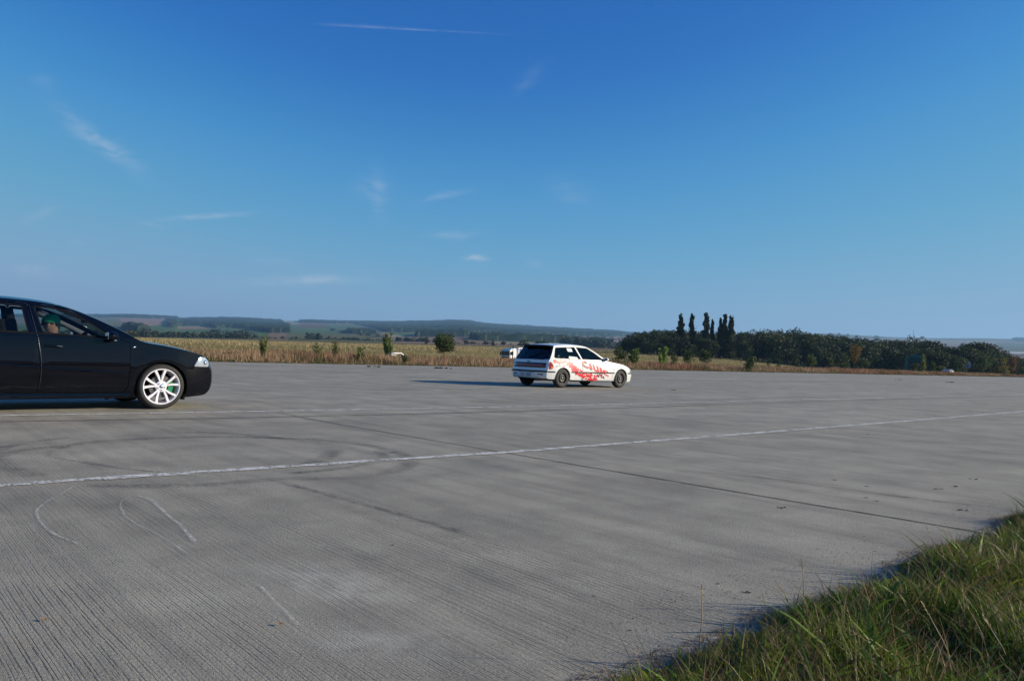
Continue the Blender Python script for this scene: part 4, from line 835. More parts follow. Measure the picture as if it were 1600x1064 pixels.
def seat(car, x, y, z=.30, hr=True, w_=.5):
    bm = bmesh.new(); box(bm, (x + .05, y, z + .08), (.5, w_, .16), bev=.04); box(bm, (x - .27, y, z + .40), (.14, w_, .66), Matrix.Rotation(math.radians(-18), 3, 'Y'), bev=.045)
    s_ = bm_obj('seat', bm, M_cabin, car, True)
    if hr: bm = bmesh.new(); box(bm, (x - .42, y, z + .80), (.10, w_ * .55, .19), Matrix.Rotation(math.radians(-12), 3, 'Y'), bev=.04); tube(bm, [(x - .39, y - .06, z + .65), (x - .42, y - .06, z + .78)], .007); tube(bm, [(x - .39, y + .06, z + .65), (x - .42, y + .06, z + .78)], .007); bm_obj('headrest', bm, M_cabin, s_, True)
    return s_
def steering(car, x, y, z):
    bm = bmesh.new(); R_, r_ = .18, .016; rings = []; T = Matrix.Translation((x, y, z)) @ Matrix.Rotation(math.radians(-65), 4, 'Y')
    for i in range(28):
        a = i * 2 * math.pi / 28; rings.append([bm.verts.new(T @ Vector(((R_ + r_ * math.cos(b)) * math.cos(a), (R_ + r_ * math.cos(b)) * math.sin(a), r_ * math.sin(b)))) for b in [k * math.pi / 3 for k in range(6)]])
    for i in range(28):
        for k in range(6): bm.faces.new((rings[i][k], rings[i][(k + 1) % 6], rings[(i + 1) % 28][(k + 1) % 6], rings[(i + 1) % 28][k]))
    for a in (0, math.pi, math.pi * 1.5): tube(bm, [T @ Vector((0, 0, 0)), T @ Vector((R_ * math.cos(a), R_ * math.sin(a), 0))], .014, 6)
    tube(bm, [T @ Vector((0, 0, 0)), T @ Vector((0, 0, -.25))], .03, 8); return bm_obj('steering_wheel', bm, M_dark, car, True)
def mirror(car, x, y, z, side, mat, s_=1.):
    bm = bmesh.new(); vs = bmesh.ops.create_uvsphere(bm, u_segments=16, v_segments=10, radius=1)['verts']
    for v in vs: v.co = Vector((max(v.co.x, -.45) * .10 * s_ if v.co.x < 0 else v.co.x * .10 * s_, v.co.y * .105 * s_, v.co.z * .068 * s_)) + Vector((x, side * (y + .09 * s_), z))
    tube(bm, [(x + .02, side * (y - .03), z - .055), (x + .02, side * (y + .05), z - .03)], [.028, .022], 8)
    m_ = bm_obj('wing_mirror', bm, mat, car, True)
    bm = bmesh.new(); box(bm, (x - .048 * s_, side * (y + .09 * s_), z), (.004, .155 * s_, .095 * s_)); bm_obj('mirror_glass', bm, M_chrome, m_); return m_

# ---------------------------------------------------------------- black estate car
def paint(name, c, rough=.25, coat=1., var=.02, spec=.5): return simple(name, c, rough, 0, coat, spec, var, 60)
M_edge = simple('door_edge_glint', (.05, .055, .06), .25, .6, 1.); M_black = paint('black_car_paint', (.0010, .0016, .0048), .3, .72, .02, .02); M_bglass = glass_mat('clear_car_glass', (.80, .87, .86), .7); M_ptrim = simple('grey_pillar_trim', (.26, .26, .28), .8); M_rim = simple('white_alloy', (.80, .78, .84), .3, .1, .6)  # M_edge: sun glint on the door edge, put into a paler metallic colour
def W1(x, z):
    w = .885
    if x > .05: w -= .15 * ((x - .05) / .70) ** 2.6
    if x < -2.9: w -= .12 * ((-2.9 - x) / .65) ** 2.4
    if z < .6: w -= .07 * ((.6 - z) / .42) ** 2
    elif z < .95: w -= .03 * ((z - .6) / .35) ** 2
    else: w -= .03 + (z - .95) * .40
    d = math.hypot(x, z - .31)                                     # flared arches
    for cx_ in (0, -2.578):
        d = math.hypot(x - cx_, z - .31)
        if .33 < d < .47: w += .010 * math.sin(math.pi * (d - .33) / .14)
    return w
RW1 = [((-3.50, .22), (-3.36, .20), 'rear_bumper'), ((-3.64, .33), (-3.49, .33), 'rear_bumper'), ((-3.67, .52), (-3.53, .52), 'rear_bumper'), ((-3.64, .64), (-3.52, .64), 'tailgate'), ((-3.60, .90), (-3.47, .90), 'tailgate'),
       ((-3.55, .98), (-3.42, .98), 'rear_glass'), ((-3.27, 1.33), (-3.17, 1.29), 'roof'), ((-3.14, 1.40), (-3.04, 1.34), 'roof'), ((-2.6, 1.450), (-2.6, 1.385), 'roof'), ((-2.0, 1.460), (-2.0, 1.400), 'roof'), ((-1.55, 1.445), (-1.55, 1.385), 'roof'),
       ((-1.27, 1.41), (-1.27, 1.350), 'windscreen'), ((-1.02, 1.345), (-1.04, 1.285), 'windscreen'), ((-.72, 1.225), (-.76, 1.170), 'windscreen'), ((-.42, 1.075), (-.47, 1.030), 'windscreen'), ((-.20, .955), (-.27, .925), 'bonnet'),
       ((.08, .915), (.03, .875), 'bonnet'), ((.38, .855), (.30, .825), 'bonnet'), ((.60, .790), (.48, .780), 'bonnet'), ((.75, .735), (.61, .728), 'bonnet'), ((.84, .655), (.67, .62), 'front_bumper'), ((.89, .56), (.705, .54), 'front_bumper'),
       ((.905, .42), (.735, .42), 'front_bumper'), ((.89, .27), (.72, .27), 'front_bumper'), ((.80, .19), (.64, .19), 'front_bumper'), ((.5, .165), (.38, .160), 'front_bumper')]
def car_one():
    a = math.radians(90 - 47.5); c = empty('estate_car', (-4.82 - .885 * NL[0], 10.65 - .885 * NL[1], 0), a, 'glossy black estate car with white alloy wheels at the left edge of the picture', 'car')
    # keep lane direction: +x forward, -y to the camera
    fw_ = [(-1.455, .985), (-.80, .955), (-.655, .975), (-.86, 1.125), (-1.03, 1.232), (-1.20, 1.30), (-1.36, 1.325), (-1.555, 1.33)]
    rwn = [(-1.60, .985), (-1.67, 1.335), (-2.0, 1.345), (-2.42, 1.335), (-2.50, 1.02), (-2.46, .995)]
    qw = [(-2.57, 1.02), (-2.50, 1.335), (-2.95, 1.295), (-3.17, 1.10), (-3.20, 1.045)]
    dF = [(-.425, .62), (-.425, .90), (-.66, .99), (-.86, 1.145), (-1.04, 1.255), (-1.21, 1.325), (-1.38, 1.352), (-1.60, 1.362), (-1.50, .90), (-1.455, .55), (-1.47, .235), (-.50, .225), (-.425, .30)]
    dR = [(-1.482, .235), (-1.468, .55), (-1.513, .90), (-1.613, 1.362), (-2.0, 1.372), (-2.45, 1.362), (-2.55, .98), (-2.53, .78), (-2.30, .70), (-2.17, .52), (-2.12, .36), (-2.12, .235)]
    mats = dict(paint=M_black, trim=M_dark, side_glass=[M_bglass] * 3, screen_glass=M_bglass, rear_glass=M_bglass)
    lampside = rounded([(.435, .600), (.500, .716), (.565, .735), (.61, .728), (.67, .62), (.68, .597)], .01, 2)
    W = W1; wins = [dict(hole=rounded(fw_, .03)), dict(hole=rounded(rwn, .04)), dict(hole=rounded(qw, .04))]; doors = [dict(poly=rounded(dF, .04)), dict(poly=rounded(dR, .04))]
    Cc, Kc, reg = build_shell(c, RW1, W, wins, doors, [(0, .31, .348), (-2.578, .31, .348)], mats, dict(windscreen=.10, rear_glass=.12))
    for cx_ in (0, -2.578):
        for s_ in (-1, 1): liner(c, cx_, .31, .352, .86, .55, .20, s_)
    bm = bmesh.new(); box(bm, (-1.37, 0, .20), (3.9, 1.55, .04)); box(bm, (-1.28, 0, .22), (1.45, 1.62, .06)); bm_obj('underbody', bm, M_dark, c)
    bm = bmesh.new()
    box(bm, (-.42, 0, .70), (.30, 1.42, .34), bev=.05); box(bm, (-.30, 0, .62), (.25, 1.5, .60)); bm_obj('dashboard', bm, M_dark, c, True)
    bm = bmesh.new()
    for s_ in (-1, 1): box(bm, (-1.7, s_ * .80, .62), (2.3, .02, .60))
    box(bm, (-1.75, 0, .29), (2.5, 1.5, .02)); box(bm, (-3.0, 0, .66), (.9, 1.4, .02)); bm_obj('cabin_lining', bm, M_cabin, c)
    for s_ in (-1, 1): seat(c, -1.30, s_ * .36, .27)
    bm = bmesh.new(); box(bm, (-2.15, 0, .42), (.5, 1.3, .16), bev=.04); box(bm, (-2.44, 0, .74), (.14, 1.3, .60), Matrix.Rotation(math.radians(-18), 3, 'Y'), bev=.04); rs = bm_obj('rear_bench', bm, M_cabin, c, True)
    for y in (-.40, 0, .40): bm = bmesh.new(); box(bm, (-2.56, y, 1.10), (.09, .25, .16), bev=.04); bm_obj('headrest', bm, M_cabin, rs, True)
    steering(c, -.76, .36, .86)
    bm = bmesh.new(); box(bm, (-.80, 0, 1.19), (.02, .22, .065), bev=.008); tube(bm, [(-.79, 0, 1.20), (-.74, 0, 1.24)], .01); bm_obj('rear_view_mirror', bm, M_dark, c)
    for s_ in (-1, 1):
        mirror(c, -.69, .83, .985, s_, M_black, .95)
        dr = doors[0]['obj'][s_]
        for dd, x0 in ((doors[0], -1.34), (doors[1], -2.34)):
            y = W(x0, .83); bm = bmesh.new(); box(bm, (x0, s_ * (y + .022), .832), (.20, .022, .028), Matrix.Rotation(math.radians(3), 3, 'Y'), bev=.009); box(bm, (x0 - .085, s_ * (y + .008), .832), (.02, .03, .02)); box(bm, (x0 + .085, s_ * (y + .008), .832), (.02, .03, .02))
            hd = bm_obj('door_handle', bm, M_black, dd['obj'][s_], True)
            bm = bmesh.new(); tube(bm, [(x0 + .03, s_ * (y + .036), .836), (x0 + .10, s_ * (y + .03), .828)], [.004, .007], 8); bm_obj('chrome_cap', bm, M_chrome, hd, True)
        bm = bmesh.new(); tube(bm, [(x, s_ * (W(x, z) + .001), z) for x, z in [(-1.474, .25), (-1.463, .40), (-1.459, .55), (-1.472, .70), (-1.504, .90), (-1.53, 1.02), (-1.565, 1.19), (-1.598, 1.34)]], .0042, 8); bm_obj('door_edge', bm, M_edge, doors[0]['obj'][s_], True)  # thin paler tube draws the sun glint down the door's rear edge
        m1 = strip_side('side_moulding', [(x, .492 + (-.46 - x) * .065) for x in np.linspace(-.47, -1.45, 12)], .036, W, M_black, doors[0]['obj'][s_], s_); strip_side('side_moulding', [(x, .492 + (-.46 - x) * .065) for x in np.linspace(-1.49, -2.13, 8)], .036, W, M_black, doors[1]['obj'][s_], s_)
        strip_side('sill_trim', [(x, .190) for x in np.linspace(-.40, -2.2, 14)], .07, W, M_black, c, s_, .02)
        strip_side('window_trim', [(x, .972 + (-.7 - x) * .012) for x in np.linspace(-.66, -3.1, 24)], .018, W, M_dark, c, s_, .006)
        # headlamp: corner lens over the wing edge
        bm = bmesh.new(); LR = []
        for x, z0, z1 in ((.437, .600, .604), (.47, .599, .662), (.505, .598, .716), (.55, .597, .736), (.60, .596, .732), (.64, .596, .700), (.665, .597, .655)):
            LR.append([bm.verts.new((x, s_ * (W(x, z0 + (z1 - z0) * t_) + .004 + .008 * math.sin(math.pi * t_)), z0 + (z1 - z0) * t_)) for t_ in (0, .25, .5, .75, 1)])
        for k in range(1, 7):
            yy = .745 - .05 * k; xx = .667 + .155 * (1 - (1 - k / 15) ** 2.2) * 1.55; LR.append([bm.verts.new((xx - .035 * t_, s_ * yy, .600 + t_ * (.095 - .004 * k))) for t_ in (0, .25, .5, .75, 1)])
        for p, q in zip(LR, LR[1:]):
            for k in range(4): bm.faces.new((p[k], p[k + 1], q[k + 1], q[k]))
        hl = bm_obj('headlight', bm, M_lens, c, True)
        bm = bmesh.new(); bmesh.ops.create_uvsphere(bm, u_segments=14, v_segments=8, radius=.034, matrix=Matrix.Translation((.60, s_ * (W(.6, .66) - .004), .655))); bm_obj('reflector', bm, M_chrome, hl, True)
        drape('panel_seam', [[(.30, .591), (.43, .594), (.43, .600), (.30, .597)]], W, s_, M_dark, c, .002, .05)
        bm = bmesh.new(); box(bm, (-3.52, s_ * .66, .78), (.10, .20, .24), bev=.03); bm_obj('tail_light', bm, simple('red_lens', (.35, .01, .01), .2, coat=.8), c, True)
        # arch lip
        for cx_ in (0, -2.578):
            pts = [(cx_ + .352 * math.cos(t_), .31 + .352 * math.sin(t_)) for t_ in np.radians(np.linspace(-18, 198, 40))]; pts = [p for p in pts if p[1] > .19]
            bm = bmesh.new(); tube(bm, [(x, s_ * (W(x, z) - .002), z) for x, z in pts], .008, 6); bm_obj('arch_lip', bm, M_black, c, True)
        bm = bmesh.new(); tube(bm, [(-.35, s_ * (W(-.4, .86) - .002), .86), (-.40, s_ * (W(-.4, .84) + .008), .84)], [.010, .012], 8); bm_obj('indicator', bm, M_chrome, c, True)
        bm = bmesh.new(); tube(bm, [(-.66, s_ * (W(-.6, .93) + .012), .935), (-.60, s_ * (W(-.6, .925) + .01), .93)], [.012, .012], 8); bm_obj('mirror_foot', bm, M_chrome, c, True)
    bm = bmesh.new(); box(bm, (.83, 0, .66), (.05, .56, .12), bev=.02); gr_ = bm_obj('grille', bm, M_dark, c, True); bm = bmesh.new()
    for k in range(9): box(bm, (.856, -.25 + k * .0625, .66), (.008, .008, .115))
    bm_obj('grille_bars', bm, M_chrome, gr_)
    def nose_panel(name, z0, z1, hw, mat, off):
        bm = bmesh.new(); R = []
        for y in np.linspace(-hw, hw, 20):
            rr_ = []
            for z in np.linspace(z0, z1, 4):
                Kx = float(np.interp(z, [.19, .27, .42, .54, .62, .728], [.64, .72, .735, .705, .67, .61])); Cx = float(np.interp(z, [.19, .27, .42, .56, .655, .735], [.80, .89, .905, .89, .84, .75])); t_ = 1 - abs(y) / W(Kx, z); rr_.append(bm.verts.new((Kx + (Cx - Kx) * (1 - (1 - t_) ** 2.4) + off, y, z)))
            R.append(rr_)
        for p, q in zip(R, R[1:]):
            for k in range(3): bm.faces.new((p[k], q[k], q[k + 1], p[k + 1]))
        return bm_obj(name, bm, mat, c, True)
    nose_panel('air_intake', .29, .40, .60, M_dark, .004); nose_panel('number_plate', .46, .56, .26, simple('plate_white', (.7, .7, .7), .4), .008)
    for s_ in (-1, 1):
        up_ = .035 if s_ < 0 else 0; r_ = .016 if s_ < 0 else .036
        bm = bmesh.new(); tube(bm, [(-.50, s_ * .70, .94 + up_), (-.80, s_ * .655, 1.085 + up_), (-1.06, s_ * .615, 1.20 + up_), (-1.26, s_ * .585, 1.27 + up_)], [r_] * 4, 8); bm_obj('pillar_trim', bm, M_ptrim, c, True)
        bm = bmesh.new(); box(bm, (-1.56, s_ * .66, 1.13), (.08, .03, .40), Matrix.Rotation(math.radians(-9), 3, 'Y'), bev=.01); bm_obj('belt_pillar_trim', bm, M_cabin, c, True)
    for s_ in (-1, 1):
        for x_ in (.0, -2.578): bm = bmesh.new(); box(bm, (x_ + .33, s_ * .70, .17), (.03, .20, .09)) if x_ == 0 else box(bm, (x_ - .33, s_ * .70, .22), (.02, .22, .16)); bm_obj('mud_flap', bm, M_dark, c)
    for x_ in (0, -2.578):
        for s_ in (-1, 1):
            w_ = wheel(c, (x_, s_ * .765, .314), .314, .225, .2465, s_, 'alloy', dict(rim=M_rim), math.radians(95) if s_ < 0 else .4)
            bm = bmesh.new(); A = [-.55, -.28, 0, .28, .55]; y0 = -.1125 + .038; rr = []
            for a_ in A: a2 = a_ - .12; rr.append([bm.verts.new((math.cos(a2) * r_, y, math.sin(a2) * r_)) for r_, y in ((.10, y0), (.165, y0), (.165, y0 + .07), (.10, y0 + .07))])
            for p, q in zip(rr, rr[1:]):
                for k in range(4): bm.faces.new((p[k], p[(k + 1) % 4], q[(k + 1) % 4], q[k]))
            bm.faces.new(rr[0]); bm.faces.new(rr[-1][::-1]); bm_obj('brake_caliper', bm, M_caliper, w_)
    return c
car1 = car_one()
# ---------------------------------------------------------------- white hatchback
M_white = paint('white_car_paint', (.70, .71, .70), .3, .8); M_red = simple('red_decal', (.62, .008, .018), .45, coat=.4); M_rose = simple('rose_decal', (.70, .20, .22), .45, coat=.4); M_ink = simple('dark_decal', (.05, .05, .055), .45)
M_tint = glass_mat('tinted_rear_glass', (.10, .10, .16), 1.); M_tint2 = glass_mat('front_side_glass', (.42, .55, .55), 1.); M_tail = simple('tail_lens', (.30, .012, .015), .2, coat=.8); M_amber = simple('amber_lens', (.75, .18, .02), .2, coat=.8); M_band = simple('smoked_tail_band', (.045, .006, .010), .2, coat=.6)
M_plate = simple('plate', (.70, .72, .72), .4); M_steel = simple('black_steel_wheel', (.012, .012, .013), .45)
def W2(x, z):
    w = .845
    if x > 2.75: w -= .17 * ((x - 2.75) / .56) ** 2.3
    if x < -.15: w -= .075 * ((-.15 - x) / .45) ** 2.2
    if z < .5: w -= .05 * ((.5 - z) / .3) ** 2
    elif z < .85: w -= .045 * ((z - .5) / .35) ** 2
    else: w -= .045 + (z - .85) * .40
    for cx_ in (0, 2.61):
        d = math.hypot(x - cx_, z - .29)
        if .30 < d < .42: w += .008 * math.sin(math.pi * (d - .30) / .12)
    return w
RW2 = [((-.50, .25), (-.40, .25), 'rear_bumper'), ((-.69, .28), (-.575, .28), 'rear_bumper'), ((-.73, .46), (-.60, .465), 'rear_bumper'), ((-.70, .495), (-.585, .50), 'tailgate'), ((-.66, .62), (-.56, .62), 'tailgate'), ((-.62, .80), (-.52, .80), 'tailgate'),
       ((-.585, .835), (-.49, .835), 'rear_glass'), ((-.33, 1.19), (-.27, 1.18), 'spoiler'), ((-.30, 1.262), (-.24, 1.232), 'roof'), ((-.1, 1.295), (-.08, 1.258), 'roof'), ((.4, 1.325), (.4, 1.285), 'roof'), ((.95, 1.315), (.95, 1.275), 'roof'),
       ((1.22, 1.275), (1.19, 1.235), 'windscreen'), ((1.55, 1.14), (1.50, 1.10), 'windscreen'), ((1.86, .975), (1.78, .945), 'windscreen'), ((2.12, .84), (2.01, .825), 'bonnet'), ((2.5, .805), (2.45, .765), 'bonnet'), ((2.9, .735), (2.84, .695), 'bonnet'),
       ((3.20, .635), (3.08, .605), 'bonnet'), ((3.36, .545), (3.23, .52), 'nose'), ((3.43, .46), (3.285, .455), 'front_bumper'), ((3.455, .35), (3.31, .35), 'front_bumper'), ((3.41, .21), (3.27, .21), 'front_bumper'), ((3.15, .19), (3.06, .19), 'front_bumper')]
def car_two():
    a = math.radians(90 - 49); n2 = (math.cos(math.radians(49)), -math.sin(math.radians(49))); c = empty('hatchback_car', (1.56 - .845 * n2[0], 22.85 - .845 * n2[1], 0), a, 'white three-door hatchback with red splash graphics seen from its rear right side', 'car')
    q_ = [(-.335, .885), (-.215, 1.17), (-.16, 1.195), (.62, 1.228), (.80, .865), (.2, .868), (-.25, .872)]; f_ = [(.685, 1.228), (1.12, 1.215), (1.20, 1.195), (1.48, 1.065), (1.83, .855), (.86, .862)]
    dF = [(.77, .22), (.82, .47), (.80, .845), (.645, 1.25), (.90, 1.262), (1.14, 1.238), (1.24, 1.205), (1.52, 1.075), (1.93, .855), (2.13, .78), (2.18, .50), (2.17, .24)]
    mats = dict(paint=M_white, trim=M_dark, side_glass=[M_tint, M_tint2], screen_glass=M_tint2, rear_glass=M_tint, spoiler=M_dark)
    wins = [dict(hole=rounded(q_, .03)), dict(hole=rounded(f_, .02))]; doors = [dict(poly=rounded(dF, .03))]; W = W2
    lamp = [(-.575, .52), (-.505, .79), (-.46, .80), (-.36, .60), (-.37, .545)]
    build_shell(c, RW2, W, wins, doors, [(0, .29, .315), (2.61, .29, .315)], mats, dict(windscreen=.10, rear_glass=.07), step=.08)
    for s_ in (-1, 1):
        for cx_ in (0, 2.61): liner(c, cx_, .29, .318, .82, .50, .21, s_)
    bm = bmesh.new(); box(bm, (1.3, 0, .215), (3.3, 1.42, .03)); tube(bm, [(-.6, .35, .22), (.4, .33, .20)], .04); box(bm, (-.05, .0, .26), (.5, .8, .12), bev=.03); bm_obj('underbody', bm, M_dark, c)
    bm = bmesh.new(); tube(bm, [(-.60, -.45, .215), (-.74, -.45, .215)], .028, 12); bm_obj('exhaust_pipe', bm, M_disc, c, True)
    bm = bmesh.new(); box(bm, (1.98, 0, .66), (.34, 1.34, .32), bev=.05); bm_obj('dashboard', bm, M_dark, c, True)
    bm = bmesh.new(); box(bm, (.9, 0, .28), (2.2, 1.4, .02)); box(bm, (-.1, 0, .62), (.8, 1.2, .02))
    for s_ in (-1, 1): box(bm, (.8, s_ * .755, .55), (2.4, .02, .55))
    bm_obj('cabin_lining', bm, M_cabin, c)
    for s_ in (-1, 1): seat(c, 1.10, s_ * .34, .20, True, .46)
    bm = bmesh.new(); box(bm, (.42, 0, .38), (.42, 1.15, .14), bev=.04); box(bm, (.17, 0, .66), (.12, 1.15, .50), Matrix.Rotation(math.radians(-18), 3, 'Y'), bev=.04); bm_obj('rear_bench', bm, M_cabin, c, True)
    steering(c, 1.60, .34, .76)
    for s_ in (-1, 1):
        mirror(c, 1.86, .78, .885, s_, M_white, .85)
        y = W(.95, .80); bm = bmesh.new(); box(bm, (.96, s_ * (y + .006), .775), (.15, .016, .035), bev=.006); bm_obj('door_handle', bm, M_dark, doors[0]['obj'][s_])
        for x0, x1, par in ((-.56, -.335, c), (.345, .805, c), (.835, 2.165, doors[0]['obj'][s_]), (2.195, 2.27, c), (2.945, 3.27, c)):
            strip_side('rubbing_strip', [(x, .468 if x < 2.7 else .462) for x in np.linspace(x0, x1, 10)], .034, W, M_dark, par, s_, .014)
        strip_side('window_trim', [(x, .862) for x in np.linspace(-.30, 1.86, 20)], .014, W, M_dark, c, s_, .005)
        strip_side('sill_trim', [(x, .205) for x in np.linspace(.34, 2.27, 16)], .035, W, M_dark, c, s_, .008)
        # tail lamp wrapping the corner
        bm = bmesh.new(); LR = []
        for x, z0, z1 in ((-.395, .60, .655), (-.42, .565, .70), (-.46, .548, .745), (-.50, .545, .765), (-.545, .545, .69)): LR.append([bm.verts.new((x, s_ * (W(x, z0 + (z1 - z0) * t_) + .006), z0 + (z1 - z0) * t_)) for t_ in (0, .33, .66, 1)])
        for p, q in zip(LR, LR[1:]):
            for k in range(3): bm.faces.new((p[k], p[k + 1], q[k + 1], q[k]))
        tl = bm_obj('tail_light', bm, M_tail, c, True); drape('indicator', [[(-.415, .575), (-.47, .56), (-.485, .62), (-.42, .64)]], W, s_, M_amber, tl, .010)
        bm = bmesh.new(); r_ = [(3.08, .49, .575), (3.16, .485, .56), (3.22, .485, .535)]; LR = [[bm.verts.new((x, s_ * (W(x, z) + .005), z)) for z in (a_, (a_ + b_) / 2, b_)] for x, a_, b_ in r_]
        for k in range(1, 6): yy = .64 - .055 * k; xx = 3.245 + .022 * k; LR.append([bm.verts.new((xx + .03, s_ * yy, .475)), bm.verts.new((xx + .02, s_ * yy, .51)), bm.verts.new((xx - .01, s_ * yy, .545))])
        for p, q in zip(LR, LR[1:]):
            for k in range(2): bm.faces.new((p[k], p[k + 1], q[k + 1], q[k]))
        bm_obj('headlight', bm, M_lens, c, True)
        for cx_ in (0, 2.61):
            pts = [(cx_ + .318 * math.cos(t_), .29 + .318 * math.sin(t_)) for t_ in np.radians(np.linspace(-12, 192, 36))]; bm = bmesh.new(); tube(bm, [(x, s_ * (W(x, z) - .002), z) for x, z in pts if z > .22], .006, 6); bm_obj('arch_lip', bm, M_white, c, True)
        bm = bmesh.new(); box(bm, (2.26, s_ * (W(2.26, .55) + .003), .575), (.035, .01, .018), bev=.004); bm_obj('side_indicator', bm, M_dark, c)
        drape('sticker', [[(.30, 1.085), (.50, 1.085), (.475, 1.185), (.27, 1.185)]], W, s_, M_plate, c, .002)
        drape('sticker', [[(.27, .885), (.66, .872), (.64, .925), (.30, .945)]], W, s_, M_plate, c, .002)
        drape('fuel_flap_mark', [[(-.20, .70), (-.05, .70), (-.05, .712), (-.20, .712)]], W, s_, M_ink, c, .002)
        # graphics
        rg = np.random.default_rng(4); blobs = []; rose = []; dark = []
        path = [(-.36, .78), (-.15, .76), (.05, .77), (.25, .72), (.42, .62), (.55, .52), (.72, .42), (.95, .35), (1.2, .29), (1.35, .25)]; pp, _ = catmull(path, 14); arches = ((0, .29), (2.61, .29))
        def blob(x, z, r, k=7, st=1.0): return [(x + r * st * rg.uniform(.6, 1.3) * math.cos(a_), z + r * rg.uniform(.6, 1.3) * math.sin(a_)) for a_ in np.linspace(0, 2 * math.pi, k, endpoint=False)]
        def okp(x, z): return z > .225 and all(math.hypot(x - u, z - v) > .36 for u, v in arches) and -.34 < x and z < .84 and not (.44 < z < .495)
        for p in pp:
            if p[0] > .25 and rg.uniform() < .55: continue
        for p in pp:
            for _ in range(2):
                x, z = p[0] + rg.normal() * .05, p[1] + rg.normal() * .042
                if okp(x, z): (blobs if rg.uniform() < .72 else rose).append(blob(x, z, rg.uniform(.018, .045), 7, 1.4))
        for _ in range(26):
            x, z = rg.uniform(.1, .75), 0; z = .72 - (x - .1) * .28 + rg.normal() * .03
            if okp(x, z): (blobs if rg.uniform() < .6 else rose).append(blob(x, z, rg.uniform(.012, .035), 6, 1.2))
        for _ in range(34):
            x = rg.uniform(.85, 1.50); z = .41 - (x - .85) * .16 + rg.normal() * .035
            if okp(x, z): blobs.append(blob(x, z, rg.uniform(.02, .05), 7, 1.5))
        swoosh = [[(-.33, .80), (-.20, .775), (.0, .785), (.18, .76), (.34, .66), (.44, .50), (.38, .50), (.28, .62), (.14, .70), (.0, .72), (-.12, .73)], [(.90, .44), (1.12, .44), (1.25, .36), (1.36, .335), (1.50, .26), (1.62, .235), (1.20, .225), (1.0, .25), (1.06, .33)],
                  [(1.34, .44), (1.46, .44), (1.60, .375), (1.83, .295), (1.85, .315), (1.62, .405)], [(1.30, .495), (1.95, .495), (1.80, .525), (1.50, .52)]]
        for k in range(9): x = rg.uniform(-.30, .12); dark.append(blob(x, .635 + rg.uniform(0, .05) + .02 * math.cos(x * 8), rg.uniform(.008, .016), 6, 1.8))
        dark += [blob(.83, .26, .02), blob(.88, .24, .018), blob(-.30, .835, .02, 6, 1.5), blob(-.22, .815, .013, 6, 2.)]
        dark = [b_ for b_ in dark if all(math.hypot(q[0], q[1] - .29) > .33 for q in b_)]
        # the word on the door, slanting down to the right: C I V I C drawn in stencil strokes, in red
        def glyph(strokes, ox, oz, sx, sz, sl, sk):
            out = []
            for pl in strokes: out.append([(ox + x * sx + z * sk, oz + z * sz - (x * sx) * sl) for x, z in pl])
            return out
        I_ = [[(.05, 0), (.48, 0), (.48, 1), (.05, 1)]]; Vg = [[(.0, 1), (.32, 1), (.32, .25), (.45, .22), (.62, .25), (.62, 1), (.92, 1), (.92, .12), (.75, 0), (.15, 0), (0, .15)]]
        Cg = [[(.95, 1), (.25, 1), (0, .8), (0, .2), (.25, 0), (.95, 0), (.95, .24), (.38, .24), (.30, .32), (.30, .68), (.38, .76), (.95, .76)]]
        word = []; cx0, cz0, sl, sk = .86, .665, .27, -.06; fl = -1 if s_ > 0 else 1
        for gph, x_, w_, hh_ in ((Cg, 0, .27, .195), (I_, .30, .24, .20), (Vg, .46, .28, .20), (I_, .76, .24, .185), (Cg, .92, .26, .165)): word += glyph(gph, cx0 + x_, cz0 - x_ * sl, w_, hh_, sl, sk)
        vti = []; 
        for gph, x_ in (([[(0, 1), (.22, 1), (.45, .3), (.68, 1), (.9, 1), (.55, 0), (.35, 0)]], 0), ([[(0, 1), (.9, 1), (.9, .78), (.56, .78), (.56, 0), (.34, 0), (.34, .78), (0, .78)]], .13), ([[(.1, .65), (.35, .65), (.35, 0), (.1, 0)]], .27)): vti += glyph(gph, 1.50 + x_, .335 - x_ * .18, .15, .13, .18, -.03)
        if s_ > 0:                                                     # far flank: keep the lettering readable from that side
            cxm = 1.46; word = [[(2 * cxm - x, z) for x, z in p] for p in word]; vti = [[(2 * 1.66 - x, z) for x, z in p] for p in vti]
        dob = doors[0]['obj'][s_]
        drape('splash_graphic', swoosh + blobs, W, s_, M_red, c, .0045, .09); drape('splash_graphic', rose, W, s_, M_rose, c, .0035, .09); drape('splash_graphic', dark, W, s_, M_ink, c, .006, .09)
        flecks = [blob(rg.uniform(.86, 1.62), rg.uniform(.24, .435), rg.uniform(.010, .022), 6, 1.6) for _ in range(34)] + [blob(rg.uniform(-.3, .5), rg.uniform(.55, .80), rg.uniform(.006, .014), 6, 1.4) for _ in range(20)]
        flecks = [b_ for b_ in flecks if all(math.hypot(q[0], q[1] - .29) > .335 for q in b_)]
        drape('white_fleck', flecks, W, s_, M_white, c, .0058, .09)
        drape('lettering', word, W, s_, M_red, dob, .0065, .05); drape('lettering', vti, W, s_, M_ink, dob, .007, .05); drape('lettering_shadow', [[(x - .035, z - .022) for x, z in p] for p in word[:2]], W, s_, M_ink, dob, .0025, .05)
    # rear end details, across the car
    def rearx(z): return float(np.interp(z, [.28, .46, .50, .62, .80], [-.69, -.73, -.70, -.66, -.62]))
